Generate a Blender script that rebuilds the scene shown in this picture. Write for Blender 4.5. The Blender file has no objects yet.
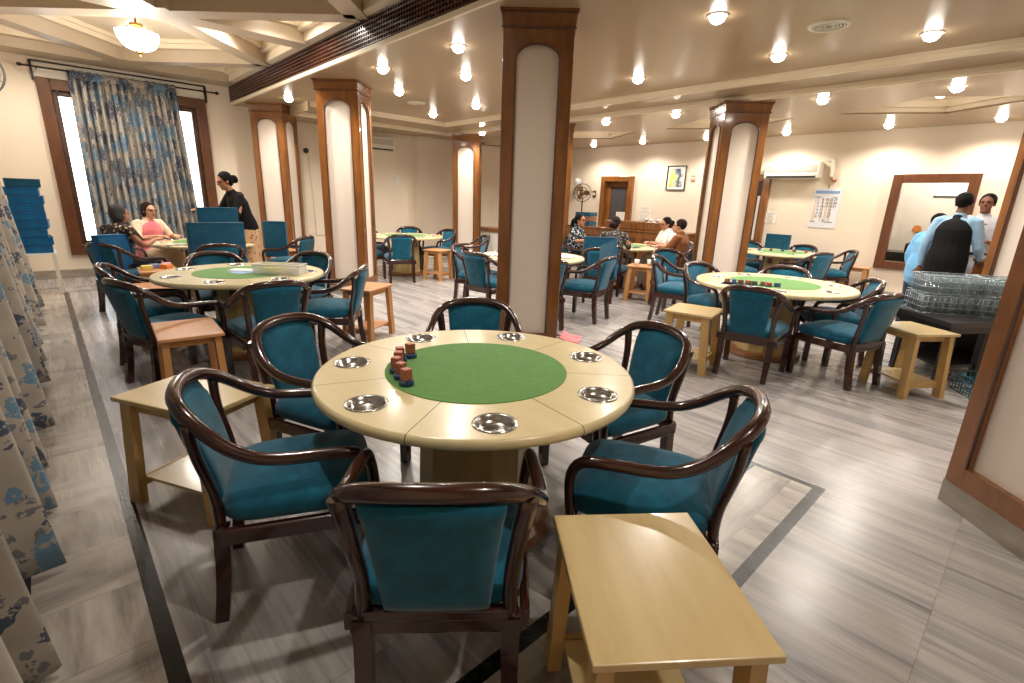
import bpy, bmesh, math, random
from mathutils import Vector, Matrix
random.seed(4)
PI = math.pi
COL = bpy.context.scene.collection
SC = bpy.context.scene
H = 1.5

# ---------------------------------------------------------------- camera
f = 493.332; pitch = .2797328; roll = -.0347052; yaw = .7548703
fwd = Vector((math.sin(yaw)*math.cos(pitch), math.cos(yaw)*math.cos(pitch), -math.sin(pitch)))
rt = Vector((math.cos(yaw), -math.sin(yaw), 0)); dn = fwd.cross(rt)
r_ = math.cos(roll)*rt + math.sin(roll)*dn
d_ = -math.sin(roll)*rt + math.cos(roll)*dn
cam = bpy.data.cameras.new('camera'); co = bpy.data.objects.new('camera', cam); COL.objects.link(co)
M = Matrix((r_, -d_, -fwd)).transposed().to_4x4(); M.translation = Vector((0, 0, H))
co.matrix_world = M
cam.sensor_width = 36; cam.lens = f/1024*36; cam.clip_start = .05; cam.clip_end = 100
SC.camera = co

# ---------------------------------------------------------------- materials
def lin(c):
    return tuple((x/255/12.92 if x/255 <= .04045 else ((x/255+.055)/1.055)**2.4) for x in c) + (1,)
class NT:
    def __init__(s, name):
        s.m = bpy.data.materials.new(name); s.m.use_nodes = True
        s.t = s.m.node_tree; s.b = s.t.nodes['Principled BSDF']; s.out = s.t.nodes['Material Output']
    def n(s, typ, **kw):
        nd = s.t.nodes.new(typ)
        for k, v in kw.items():
            if k.startswith('i_'):
                key = k[2:]
                nd.inputs[int(key) if key.isdigit() else key.replace('_', ' ')].default_value = v
            else: setattr(nd, k, v)
        return nd
    def l(s, a, b): s.t.links.new(a, b)
    def math(s, op, a, b=None, c=None):
        nd = s.n('ShaderNodeMath', operation=op)
        for i, x in enumerate((a, b, c)):
            if x is None: continue
            if isinstance(x, (int, float)): nd.inputs[i].default_value = x
            else: s.l(x, nd.inputs[i])
        return nd.outputs[0]
    def mix(s, fac, a, b):
        nd = s.n('ShaderNodeMix', data_type='RGBA')
        for i, x in ((0, fac), (6, a), (7, b)):
            if isinstance(x, (int, float, tuple)): nd.inputs[i].default_value = x
            else: s.l(x, nd.inputs[i])
        return nd.outputs[2]
    def ramp(s, fac, stops):
        nd = s.n('ShaderNodeValToRGB'); e = nd.color_ramp.elements
        while len(e) < len(stops): e.new(.5)
        for i, (p, c) in enumerate(stops): e[i].position = p; e[i].color = c
        s.l(fac, nd.inputs[0]); return nd.outputs[0]
    def base(s, x): s.l(x, s.b.inputs['Base Color'])
    def set(s, **kw):
        for k, v in kw.items(): s.b.inputs[k.replace('_', ' ')].default_value = v
        return s
    def pos(s, scale=(1, 1, 1), obj=False):
        if obj: o = s.n('ShaderNodeTexCoord').outputs['Object']
        else: o = s.n('ShaderNodeNewGeometry').outputs['Position']
        mp = s.n('ShaderNodeMapping'); mp.inputs['Scale'].default_value = scale
        s.l(o, mp.inputs[0]); return mp.outputs[0]
    def noise(s, vec, scale=5, detail=3, rough=.5):
        nd = s.n('ShaderNodeTexNoise'); nd.inputs['Scale'].default_value = scale
        nd.inputs['Detail'].default_value = detail; nd.inputs['Roughness'].default_value = rough
        s.l(vec, nd.inputs['Vector']); return nd.outputs[0]
    def bump(s, h, strength=.3, dist=.01):
        nd = s.n('ShaderNodeBump'); nd.inputs['Strength'].default_value = strength; nd.inputs['Distance'].default_value = dist
        s.l(h, nd.inputs['Height']); s.l(nd.outputs[0], s.b.inputs['Normal'])

def plain(name, c, rough=.5, metal=0, **kw):
    t = NT(name); t.b.inputs['Base Color'].default_value = lin(c)
    t.b.inputs['Roughness'].default_value = rough; t.b.inputs['Metallic'].default_value = metal
    t.set(**kw); return t.m
def wood(name, c1, c2, rough=.3, scale=(3, 3, 30), coat=.3, nz=1.2):
    t = NT(name); v = t.pos(scale, obj=True); n = t.noise(v, nz, 4, .6)
    t.base(t.ramp(n, [(.3, lin(c1)), (.7, lin(c2))])); t.set(Roughness=rough)
    t.b.inputs['Coat Weight'].default_value = coat; t.b.inputs['Coat Roughness'].default_value = .08
    return t.m
def fabric(name, c, v=.12, rough=.85, scale=14):
    t = NT(name); n = t.noise(t.pos((1, 1, 1), True), scale, 4, .6)
    a = tuple(max(0, x*(1-v)) for x in c); b = tuple(min(255, x*(1+v)) for x in c)
    t.base(t.ramp(n, [(.3, lin(a)), (.7, lin(b))])); t.set(Roughness=rough); t.b.inputs['Specular IOR Level'].default_value = .25
    t.b.inputs['Sheen Weight'].default_value = .25 if sum(c) > 120 else 0
    n2 = t.noise(t.pos((1, 1, 1), True), 260, 2); t.bump(n2, .15, .003); return t.m
def printed(name, bg, spots, scale, th=.45, rough=.85):
    t = NT(name); v = t.pos((1, 1, 1), True)
    col = lin(bg)
    for i, (c, s, k) in enumerate(spots):
        vo = t.n('ShaderNodeTexVoronoi'); vo.inputs['Scale'].default_value = scale*s
        nn = t.n('ShaderNodeVectorMath', operation='ADD')
        nz = t.n('ShaderNodeTexNoise'); nz.inputs['Scale'].default_value = scale*s*1.5; t.l(v, nz.inputs['Vector'])
        sc = t.n('ShaderNodeVectorMath', operation='SCALE'); t.l(nz.outputs['Color'], sc.inputs[0]); sc.inputs['Scale'].default_value = .6/scale/s
        t.l(v, nn.inputs[0]); t.l(sc.outputs[0], nn.inputs[1]); t.l(nn.outputs[0], vo.inputs['Vector'])
        m = t.math('LESS_THAN', vo.outputs['Distance'], k)
        col = t.mix(m, col, lin(c))
    if isinstance(col, tuple): t.b.inputs['Base Color'].default_value = col
    else: t.base(col)
    t.set(Roughness=rough); return t.m
def emis(name, c, s):
    t = NT(name); e = t.n('ShaderNodeEmission'); e.inputs[0].default_value = c; e.inputs[1].default_value = s
    t.l(e.outputs[0], t.out.inputs[0]); return t.m

m_dark = wood('dark_polished_wood', (32, 13, 10), (66, 28, 20), .22, (6, 6, 25), .7)
m_teal = fabric('teal_velvet', (8, 86, 110), .16)
m_board = fabric('teal_board_fabric', (6, 72, 98), .12)
m_blue = fabric('blue_board_fabric', (6, 88, 136), .12)
m_teak = wood('varnished_teak', (110, 66, 28), (140, 88, 42), .25, (9, 9, 2.5), .5)
m_wallteak = wood('brown_frame_wood', (80, 46, 26), (108, 64, 36), .3, (9, 9, 2.5), .4)
m_stool = wood('pale_laminate', (198, 172, 120), (212, 188, 138), .28, (14, 2, 6), .25)
m_stool_leg = wood('pale_beech', (190, 152, 92), (206, 170, 110), .4, (16, 16, 3), .1)
m_orange = wood('orange_laminate', (206, 146, 100), (220, 160, 112), .32, (14, 2, 6), .2)
m_orange_leg = wood('orange_beech', (188, 134, 80), (204, 150, 94), .4, (16, 16, 3), .1)
m_felt = fabric('green_felt', (92, 144, 68), .05, .95, 40)
m_ped = wood('pedestal_laminate', (176, 150, 96), (190, 164, 110), .4, (10, 10, 2), .2)
m_pedtrim = wood('pedestal_trim', (130, 84, 50), (150, 100, 60), .4, (10, 10, 2), .2)
m_steel = plain('steel', (200, 200, 198), .22, 1)
m_chrome_dark = plain('dark_metal', (52, 48, 46), .35, .8)
m_white = plain('white_plastic', (232, 230, 224), .4)
m_cream = plain('cream_plastic', (222, 214, 198), .4)
m_black = plain('black_plastic', (22, 22, 24), .4)
m_slot = plain('dark_slot', (34, 30, 28), .6)
m_gold = plain('brass', (190, 150, 80), .25, 1)
m_skin = plain('brown_skin', (176, 122, 92), .55); m_skin2 = plain('light_brown_skin', (206, 156, 124), .55); m_skin3 = plain('dark_brown_skin', (120, 78, 56), .55)
for mm in (m_skin, m_skin2, m_skin3): mm.node_tree.nodes['Principled BSDF'].inputs['Subsurface Weight'].default_value = .05
m_hair = plain('black_hair', (14, 11, 11), .6); m_hairg = plain('greying_hair', (84, 82, 84), .6); m_hairb = plain('reddish_brown_hair', (46, 24, 18), .5)
for mm in (m_hair, m_hairg, m_hairb): mm.node_tree.nodes['Principled BSDF'].inputs['Specular IOR Level'].default_value = .15
for mm in (m_hair, m_hairg, m_hairb):
    nt_ = mm.node_tree; nz_ = nt_.nodes.new('ShaderNodeTexNoise'); nz_.inputs['Scale'].default_value = 60; bp_ = nt_.nodes.new('ShaderNodeBump'); bp_.inputs['Strength'].default_value = .9; bp_.inputs['Distance'].default_value = .02
    nt_.links.new(nz_.outputs[0], bp_.inputs['Height']); nt_.links.new(bp_.outputs[0], nt_.nodes['Principled BSDF'].inputs['Normal'])
m_lip = plain('lip', (140, 66, 60), .5); m_eye = plain('eye', (18, 14, 12), .2)

def mk_wall():
    t = NT('cream_wall_paint'); n = t.noise(t.pos(), 1.3, 3)
    t.base(t.ramp(n, [(.3, lin((228, 212, 190))), (.7, lin((234, 219, 198)))])); t.set(Roughness=.6)
    n2 = t.noise(t.pos(), 90, 2); t.bump(n2, .05, .002); return t.m
m_wall = mk_wall()
m_panel = plain('column_panel_paint', (226, 212, 198), .5)
m_ceil = plain('beige_ceiling_gloss', (172, 148, 118), .3)
m_ceil2 = plain('cream_ceiling_paint', (238, 222, 194), .5)
m_beam = plain('ceiling_beam_paint', (190, 172, 148), .4)
m_corn = plain('cream_cornice_paint', (236, 220, 194), .45)
m_skirt = NT('grey_marble_skirting')
_n = m_skirt.noise(m_skirt.pos((1, 1, 3)), 4, 5, .6); m_skirt.base(m_skirt.ramp(_n, [(.3, lin((128, 120, 108))), (.7, lin((170, 160, 146)))])); m_skirt.set(Roughness=.3); m_skirt = m_skirt.m

def mk_floor():
    t = NT('veined_marble_floor')
    P = t.n('ShaderNodeNewGeometry').outputs['Position']
    sp = t.n('ShaderNodeSeparateXYZ'); t.l(P, sp.inputs[0]); X, Y = sp.outputs[0], sp.outputs[1]
    def band(v, a, b): return t.math('MULTIPLY', t.math('GREATER_THAN', v, a), t.math('LESS_THAN', v, b))
    def AND(a, b): return t.math('MULTIPLY', a, b)
    def OR(a, b): return t.math('MAXIMUM', a, b)
    # slabs run along Y
    ix = t.math('FLOOR', t.math('DIVIDE', X, .62)); iy = t.math('FLOOR', t.math('DIVIDE', Y, 1.25))
    cv = t.n('ShaderNodeCombineXYZ'); t.l(ix, cv.inputs[0]); t.l(iy, cv.inputs[1])
    wn = t.n('ShaderNodeTexWhiteNoise', noise_dimensions='3D'); t.l(cv.outputs[0], wn.inputs['Vector'])
    def streak(ax, ay, off, sc, det, rough):
        v = t.n('ShaderNodeCombineXYZ'); t.l(t.math('MULTIPLY', X, ax), v.inputs[0]); t.l(t.math('MULTIPLY', Y, ay), v.inputs[1]); t.l(off, v.inputs[2])
        return t.noise(v.outputs[0], sc, det, rough)
    off = t.math('MULTIPLY', wn.outputs['Value'], 9)
    s1 = streak(8, .45, off, 1.0, 6, .66); s2 = streak(34, .8, off, 1.0, 5, .65)
    st = t.math('ADD', t.math('MULTIPLY', s1, .58), t.math('MULTIPLY', s2, .42))
    main = t.ramp(st, [(.30, lin((98, 96, 99))), (.41, lin((146, 143, 144))), (.52, lin((178, 172, 169))), (.7, lin((198, 190, 184)))])
    tint = t.math('ADD', .93, t.math('MULTIPLY', wn.outputs['Value'], .1))
    def scale(c, k):
        m = t.n('ShaderNodeVectorMath', operation='SCALE'); t.l(c, m.inputs[0]); t.l(k, m.inputs['Scale']); return m.outputs[0]
    main = scale(main, tint)
    # border band tiles : grain alternates
    jy = t.math('FLOOR', t.math('DIVIDE', Y, .36)); par = t.math('MODULO', t.math('ABSOLUTE', jy), 2)
    z0 = t.math('MULTIPLY', jy, 3.7)
    b1 = streak(14, 2, z0, 1.0, 4, .6); b2 = streak(1.5, 9, z0, 1.0, 4, .6)
    bb = t.math('ADD', t.math('MULTIPLY', b1, par), t.math('MULTIPLY', b2, t.math('SUBTRACT', 1, par)))
    bandc = t.ramp(bb, [(.3, lin((128, 121, 114))), (.5, lin((172, 163, 153))), (.7, lin((192, 183, 172)))])
    inb = OR(AND(t.math('LESS_THAN', X, .07), t.math('LESS_THAN', Y, 9.6)), AND(band(Y, .58, .97), t.math('LESS_THAN', X, 2.93)))
    col = t.mix(inb, main, bandc)
    # grout
    gx = t.math('LESS_THAN', t.math('FRACT', t.math('DIVIDE', X, .62)), .006); gy = t.math('LESS_THAN', t.math('FRACT', t.math('DIVIDE', Y, 1.25)), .003)
    gb = AND(inb, t.math('LESS_THAN', t.math('FRACT', t.math('DIVIDE', Y, .36)), .012))
    gr = OR(AND(t.math('SUBTRACT', 1, inb), OR(gx, gy)), gb)
    col = t.mix(t.math('MULTIPLY', gr, .45), col, lin((110, 98, 90)))
    # dark inlay strips
    k = OR(AND(band(X, .052, .107), t.math('LESS_THAN', Y, 9.56)), band(X, -.42, -.265))
    k = OR(k, AND(band(Y, .555, .612), band(X, .107, 2.98)))
    k = OR(k, AND(band(Y, .93, .99), band(X, .107, 2.97)))
    k = OR(k, AND(band(X, 2.93, 2.975), band(Y, .58, .99)))
    k = OR(k, AND(band(Y, 9.5, 9.56), band(X, .052, 3.0)))
    k = OR(k, band(Y, 9.93, 9.97))
    kn = t.noise(P, 22, 5, .7); wear = t.math('GREATER_THAN', kn, .6)
    inl = t.mix(t.math('MULTIPLY', wear, .25), lin((20, 25, 27)), lin((104, 104, 100)))
    col = t.mix(k, col, inl)
    t.base(col)
    t.l(t.math('ADD', .2, t.math('MULTIPLY', s1, .14)), t.b.inputs['Roughness'])
    t.b.inputs['Specular IOR Level'].default_value = .55
    return t.m
m_floor = mk_floor()

def mk_tabletop():
    t = NT('cream_laminate_seamed'); o = t.n('ShaderNodeTexCoord').outputs['Object']
    sp = t.n('ShaderNodeSeparateXYZ'); t.l(o, sp.inputs[0])
    a = t.math('ARCTAN2', sp.outputs[1], sp.outputs[0]); a = t.math('FRACT', t.math('ADD', t.math('MULTIPLY', a, 7/(2*PI)), 7.0))
    d = t.math('ABSOLUTE', t.math('SUBTRACT', a, .5))
    r = t.math('SQRT', t.math('ADD', t.math('MULTIPLY', sp.outputs[0], sp.outputs[0]), t.math('MULTIPLY', sp.outputs[1], sp.outputs[1])))
    arc = t.math('MULTIPLY', t.math('MULTIPLY', d, r), 2*PI/7)
    seam = t.math('MULTIPLY', t.math('LESS_THAN', arc, .0018), t.math('GREATER_THAN', sp.outputs[2], .72))
    mp = t.n('ShaderNodeMapping'); mp.inputs['Scale'].default_value = (5, 1, 1); t.l(o, mp.inputs[0])
    n = t.noise(mp.outputs[0], 3, 4, .6)
    c = t.ramp(n, [(.3, lin((222, 204, 156))), (.7, lin((231, 214, 168)))])
    t.base(t.mix(seam, c, lin((78, 56, 34)))); t.set(Roughness=.3)
    t.b.inputs['Coat Weight'].default_value = .25; t.b.inputs['Coat Roughness'].default_value = .15
    return t.m
m_top = mk_tabletop()
m_edge = plain('cream_table_edge', (196, 176, 132), .4)

def mk_curtain(name, S, K):
    t = NT(name); v = t.pos((1, 1, 1))
    nz = t.n('ShaderNodeTexNoise'); nz.inputs['Scale'].default_value = 9; nz.inputs['Detail'].default_value = 3; t.l(v, nz.inputs['Vector'])
    sc = t.n('ShaderNodeVectorMath', operation='SCALE'); t.l(nz.outputs['Color'], sc.inputs[0]); sc.inputs['Scale'].default_value = .17
    ad = t.n('ShaderNodeVectorMath', operation='ADD'); t.l(v, ad.inputs[0]); t.l(sc.outputs[0], ad.inputs[1])
    def vor(s, k):
        vo = t.n('ShaderNodeTexVoronoi'); vo.inputs['Scale'].default_value = s; t.l(ad.outputs[0], vo.inputs['Vector'])
        return t.math('LESS_THAN', vo.outputs['Distance'], k), vo
    n = t.noise(v, 7, 4)
    bg = t.ramp(n, [(.3, lin((166, 156, 143))), (.7, lin((186, 176, 162)))])
    f1, vo1 = vor(S, K); f2, _ = vor(S, K*.5); f3, _ = vor(13, .34)
    det = t.math('GREATER_THAN', t.noise(v, 30, 3, .7), .44)
    c = t.mix(t.math('MULTIPLY', f3, t.math('MULTIPLY', det, .75)), bg, lin((84, 92, 108)))
    sepc = t.n('ShaderNodeSeparateColor'); t.l(vo1.outputs['Color'], sepc.inputs[0])
    fc = t.mix(t.math('GREATER_THAN', sepc.outputs[0], .5), lin((104, 138, 162)), lin((72, 82, 102)))
    c = t.mix(t.math('MULTIPLY', f1, det), c, fc)
    c = t.mix(t.math('MULTIPLY', f2, t.math('SUBTRACT', 1, det)), c, lin((84, 114, 142)))
    t.base(c); t.set(Roughness=.8); t.b.inputs['Sheen Weight'].default_value = .2
    return t.m
m_curt = mk_curtain('floral_curtain_fabric', 6.2, .42); m_curtf = mk_curtain('far_floral_curtain_fabric', 4.8, .54)

# ---------------------------------------------------------------- mesh builder
def catmull(pts, n=4):
    if len(pts) < 3: return [Vector(p) for p in pts]
    P = [Vector(p) for p in pts]; P = [2*P[0]-P[1]] + P + [2*P[-1]-P[-2]]; o = []
    for i in range(1, len(P)-2):
        for k in range(n):
            t = k/n; a, b, c, d = P[i-1:i+3]
            o.append(.5*((2*b)+(-a+c)*t+(2*a-5*b+4*c-d)*t*t+(-a+3*b-3*c+d)*t**3))
    o.append(P[-2]); return o
class MB:
    def __init__(s): s.bm = bmesh.new(); s.mats = []
    def _mi(s, mat):
        if mat is None: return 0
        if mat not in s.mats: s.mats.append(mat)
        return s.mats.index(mat)
    def box(s, c, sz, rz=0, bev=0, R=None, taper=1):
        c = Vector(c); hx, hy, hz = sz[0]/2, sz[1]/2, sz[2]/2
        rot = R if R is not None else Matrix.Rotation(rz, 3, 'Z')
        vs = []
        for z in (-hz, hz):
            k = taper if z > 0 else 1
            for x, y in ((-hx, -hy), (hx, -hy), (hx, hy), (-hx, hy)): vs.append(s.bm.verts.new(c + rot @ Vector((x*k, y*k, z))))
        fs = [s.bm.faces.new([vs[i] for i in q]) for q in ((3, 2, 1, 0), (4, 5, 6, 7), (0, 1, 5, 4), (1, 2, 6, 5), (2, 3, 7, 6), (3, 0, 4, 7))]
        if bev:
            es = list({e for fc in fs for e in fc.edges})
            bmesh.ops.bevel(s.bm, geom=es, offset=bev, segments=2, affect='EDGES', profile=.5)
        return s
    def prism(s, poly, z0, z1):
        b = [s.bm.verts.new((x, y, z0)) for x, y in poly]; t = [s.bm.verts.new((x, y, z1)) for x, y in poly]; n = len(poly)
        s.bm.faces.new(b[::-1]); s.bm.faces.new(t)
        for i in range(n): s.bm.faces.new((b[i], b[(i+1) % n], t[(i+1) % n], t[i]))
        return s
    def tube(s, pts, r, seg=10, n=4, smooth=True, caps=True, ref=None, closed=False, sq=False):
        """tapered tube; r = number, list, or list of (a, b)."""
        m0 = len(pts); P = catmull(pts, n) if n > 1 and not closed else [Vector(p) for p in pts]
        if not isinstance(r, (list, tuple)): r = [r]*m0
        R = []
        for i in range(len(P)):
            t = i/(len(P)-1)*(m0-1) if len(P) > 1 else 0; k = min(int(t), m0-2); u = t-k
            a, b = r[k], r[k+1]
            if not isinstance(a, (list, tuple)): a = (a, a)
            if not isinstance(b, (list, tuple)): b = (b, b)
            R.append((a[0]*(1-u)+b[0]*u, a[1]*(1-u)+b[1]*u))
        rings = []; prev = None
        for i, p in enumerate(P):
            if closed: tan = P[(i+1) % len(P)]-P[i-1]
            else: tan = P[min(i+1, len(P)-1)]-P[max(i-1, 0)]
            if tan.length < 1e-9: tan = Vector((0, 0, 1))
            tan.normalize()
            if ref is not None: u = Vector(ref)-tan*tan.dot(Vector(ref))
            elif prev is not None: u = prev-tan*tan.dot(prev)
            else: u = Vector((1, 0, 0)) if abs(tan.x) < .8 else Vector((0, 1, 0)); u = u-tan*tan.dot(u)
            if u.length < 1e-6: u = tan.orthogonal()
            u.normalize(); prev = u; w = tan.cross(u)
            ring = []
            for k in range(seg):
                a = 2*PI*(k+.5)/seg
                ca, sa = math.cos(a), math.sin(a)
                if sq: q = max(abs(ca), abs(sa)); ca, sa = ca/q, sa/q
                ring.append(s.bm.verts.new(p + u*ca*R[i][0] + w*sa*R[i][1]))
            rings.append(ring)
        m = len(rings)
        for i in range(m if closed else m-1):
            A, B = rings[i], rings[(i+1) % m]
            for k in range(seg):
                fc = s.bm.faces.new((A[k], A[(k+1) % seg], B[(k+1) % seg], B[k])); fc.smooth = smooth
        if caps and not closed:
            if caps == 'round':
                for ring, p, sg, rr in ((rings[0], P[0], -1, R[0]), (rings[-1], P[-1], 1, R[-1])):
                    q = P[1]-P[0] if sg < 0 else P[-1]-P[-2]
                    q = q.normalized()*sg; last = ring
                    for h in (.5, .85):
                        nr = [s.bm.verts.new(p + (v.co-p)*math.sqrt(1-h*h) + q*h*min(rr)) for v in ring]
                        for k in range(seg):
                            vv = (last[k], last[(k+1) % seg], nr[(k+1) % seg], nr[k])
                            fc = s.bm.faces.new(vv if sg > 0 else vv[::-1]); fc.smooth = smooth
                        last = nr
                    c = s.bm.verts.new(p + q*min(rr))
                    for k in range(seg):
                        vv = (last[k], last[(k+1) % seg], c)
                        fc = s.bm.faces.new(vv if sg > 0 else vv[::-1]); fc.smooth = smooth
            else:
                s.bm.faces.new(rings[0][::-1]); s.bm.faces.new(rings[-1])
        return s
    def lathe(s, prof, seg=24, c=(0, 0, 0), smooth=True, closed=False):
        c = Vector(c); rings = []
        for (r, z) in prof:
            if r < 1e-6: rings.append([s.bm.verts.new(c+Vector((0, 0, z)))])
            else: rings.append([s.bm.verts.new(c+Vector((r*math.cos(2*PI*k/seg), r*math.sin(2*PI*k/seg), z))) for k in range(seg)])
        for A, B in zip(rings, rings[1:]):
            for k in range(seg):
                k2 = (k+1) % seg
                if len(A) == 1 and len(B) == 1: continue
                if len(A) == 1: q = (A[0], B[k2], B[k])
                elif len(B) == 1: q = (A[k], A[k2], B[0])
                else: q = (A[k], A[k2], B[k2], B[k])
                fc = s.bm.faces.new(q); fc.smooth = smooth
        return s
    def ell(s, c, r, seg=14, rings=9, R=None):
        c = Vector(c); R = R or Matrix.Identity(3); rows = []
        for i in range(rings+1):
            th = PI*i/rings
            if i in (0, rings): rows.append([s.bm.verts.new(c+R @ Vector((0, 0, r[2]*math.cos(th))))])
            else: rows.append([s.bm.verts.new(c+R @ Vector((r[0]*math.sin(th)*math.cos(2*PI*k/seg), r[1]*math.sin(th)*math.sin(2*PI*k/seg), r[2]*math.cos(th)))) for k in range(seg)])
        for A, B in zip(rows, rows[1:]):
            for k in range(seg):
                k2 = (k+1) % seg
                if len(A) == 1: q = (A[0], B[k], B[k2])
                elif len(B) == 1: q = (A[k2], A[k], B[0])
                else: q = (A[k], B[k], B[k2], A[k2])
                fc = s.bm.faces.new(q); fc.smooth = True
        return s
    def grid(s, fn, nu, nv, smooth=True, mat=None):
        V = [[s.bm.verts.new(fn(i/nu, j/nv)) for j in range(nv+1)] for i in range(nu+1)]
        for i in range(nu):
            for j in range(nv):
                fc = s.bm.faces.new((V[i][j], V[i+1][j], V[i+1][j+1], V[i][j+1])); fc.smooth = smooth
        return s
    def mesh(s, name, mat):
        bmesh.ops.recalc_face_normals(s.bm, faces=s.bm.faces)
        me = bpy.data.meshes.new(name); s.bm.to_mesh(me); s.bm.free()
        for m in (mat if isinstance(mat, (list, tuple)) else [mat]): me.materials.append(m)
        return me
    def build(s, name, mat, parent=None, loc=(0, 0, 0), rz=0):
        o = bpy.data.objects.new(name, s.mesh(name, mat)); COL.objects.link(o)
        o.location = loc; o.rotation_euler = (0, 0, rz)
        if parent: o.parent = parent
        return o
def tag(o, label=None, cat=None, group=None, kind=None):
    if label: o['label'] = label
    if cat: o['category'] = cat
    if group: o['group'] = group
    if kind: o['kind'] = kind
    return o
def empty(name, loc, rz=0, label=None, cat=None, group=None):
    o = bpy.data.objects.new(name, None); COL.objects.link(o); o.location = loc; o.rotation_euler = (0, 0, rz)
    o.empty_display_size = .1
    return tag(o, label, cat, group)
def kids(o): return [c for c in COL.objects if c.parent == o]
def copy_tree(o, parent=None):
    c = o.copy(); COL.objects.link(c); c.parent = parent
    for ch in kids(o): copy_tree(ch, c)
    return c
def struct(name, mb, mat, loc=(0, 0, 0), rz=0): return tag(mb.build(name, mat, None, loc, rz), kind='structure')
def solid(o, th, off=0):
    m = o.modifiers.new('thickness', 'SOLIDIFY'); m.thickness = th; m.offset = off; return o
def ang(dx, dy): return math.atan2(dy, dx)-PI/2      # rotation so that local +Y looks along (dx,dy)

# ---------------------------------------------------------------- room shell
XL, XR, YB, YF = -.75, 10.95, -3.0, 11.0
ZM, Z1, Z2 = 3.03, 2.95, 2.88     # main ceiling, ledge, soffit
ZL = 3.32                         # window bay beam level
TOP = 3.60
m = MB(); m.box(((XL+XR)/2, (YB+YF)/2, -.05), (XR-XL+.6, YF-YB+.6, .1)); struct('floor', m, m_floor)

# wall with the far window (plane y = YF)
WX0, WX1, WZ0, WZ1 = .30, 2.46, .42, 3.0
def wall_holes(along, plane, a0, a1, z1, holes, th, sgn):
    mb = MB(); xs = sorted({a0, a1} | {h[0] for h in holes} | {h[1] for h in holes})
    for u, v in zip(xs, xs[1:]):
        hs = [h for h in holes if h[0] <= u+1e-6 and h[1] >= v-1e-6]
        segs = [(0, z1)]
        for h in hs: segs = [(0, h[2]), (h[3], z1)]
        for (p, q) in segs:
            if q-p < 1e-4: continue
            c = ((u+v)/2, plane+sgn*th/2, (p+q)/2); sz = (v-u, th, q-p)
            if along == 'y': c = (plane+sgn*th/2, (u+v)/2, (p+q)/2); sz = (th, v-u, q-p)
            mb.box(c, sz)
    return mb
struct('wall_far', wall_holes('x', YF, XL-.2, XR+.2, TOP, [(WX0, WX1, WZ0, WZ1)], .2, 1), m_wall)
IW = (1.10, 2.02, .65, 2.03)   # interior window in right wall
D1 = (7.50, 8.28, 0.0, 2.06); D2 = (4.25, 5.05, 0, 2.06)
struct('wall_right', wall_holes('y', XR, YB-.2, YF+.2, TOP, [IW, D1, D2], .15, 1), m_wall)
struct('wall_left', wall_holes('y', XL, YB-.2, YF+.2, TOP, [], .2, -1), m_wall)
struct('wall_back', wall_holes('x', YB, XL-.2, XR+.2, TOP, [], .2, -1), m_wall)
m = MB(); m.box((7.35, YF-.12, Z2/2), (1.0, .24, Z2)); struct('wall_pier', m, m_wall)

m = MB()
m.box((5.1, YF-.012, .07), (5.6, .024, .14)); m.box((1.1, YF-.012, .07), (3.7, .024, .14)); struct('baseboard_far', m, m_skirt)
m = MB()
for a, b in ((YB, 4.1), (5.2, 7.4), (8.55, YF)): m.box((XR-.012, (a+b)/2, .07), (.024, b-a, .14))
struct('baseboard_right', m, m_skirt)

# far window : frame, sash, glass, sill
w = empty('window_1', ((WX0+WX1)/2, YF, 0)); tag(w, kind='structure')
hw = (WX1-WX0)/2
def frame_parts(par, hw, z0, z1, bw, dep, mat, y=-.02, name='window_frame', bottom=True):
    mb = MB()
    for sx in (-1, 1): mb.box((sx*(hw-bw/2), y, (z0+z1)/2), (bw, dep, z1-z0), bev=.008)
    mb.box((0, y, z1-bw/2), (2*hw-2*bw, dep, bw), bev=.008)
    if bottom: mb.box((0, y, z0+bw/2), (2*hw-2*bw, dep, bw), bev=.008)
    return mb.build(name, mat, par)
frame_parts(w, hw+.04, WZ0-.04, WZ1+.04, .16, .12, m_wallteak)
frame_parts(w, hw-.12, WZ0+.12, WZ1-.12, .07, .08, wood('dark_sash_wood', (62, 36, 22), (84, 50, 30), .35, (9, 9, 2.5), .3), .03, 'window_sash')
mb = MB(); mb.box((0, .03, (WZ0+WZ1)/2), (.07, .06, WZ1-WZ0-.3)); mb.build('window_mullion', m_wallteak, w)
def mk_glass():
    t = NT('window_glass'); tr = t.n('ShaderNodeBsdfTransparent'); gl = t.n('ShaderNodeBsdfGlossy'); gl.inputs['Roughness'].default_value = .03
    lw = t.n('ShaderNodeLayerWeight'); lw.inputs[0].default_value = .25
    mx = t.n('ShaderNodeMixShader'); t.l(lw.outputs['Fresnel'], mx.inputs[0]); t.l(tr.outputs[0], mx.inputs[1]); t.l(gl.outputs[0], mx.inputs[2]); t.l(mx.outputs[0], t.out.inputs[0]); return t.m
m_glass = mk_glass()
mb = MB(); mb.box((0, .04, (WZ0+WZ1)/2), (2*hw-.3, .008, WZ1-WZ0-.3)); mb.build('window_pane', m_glass, w)

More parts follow.
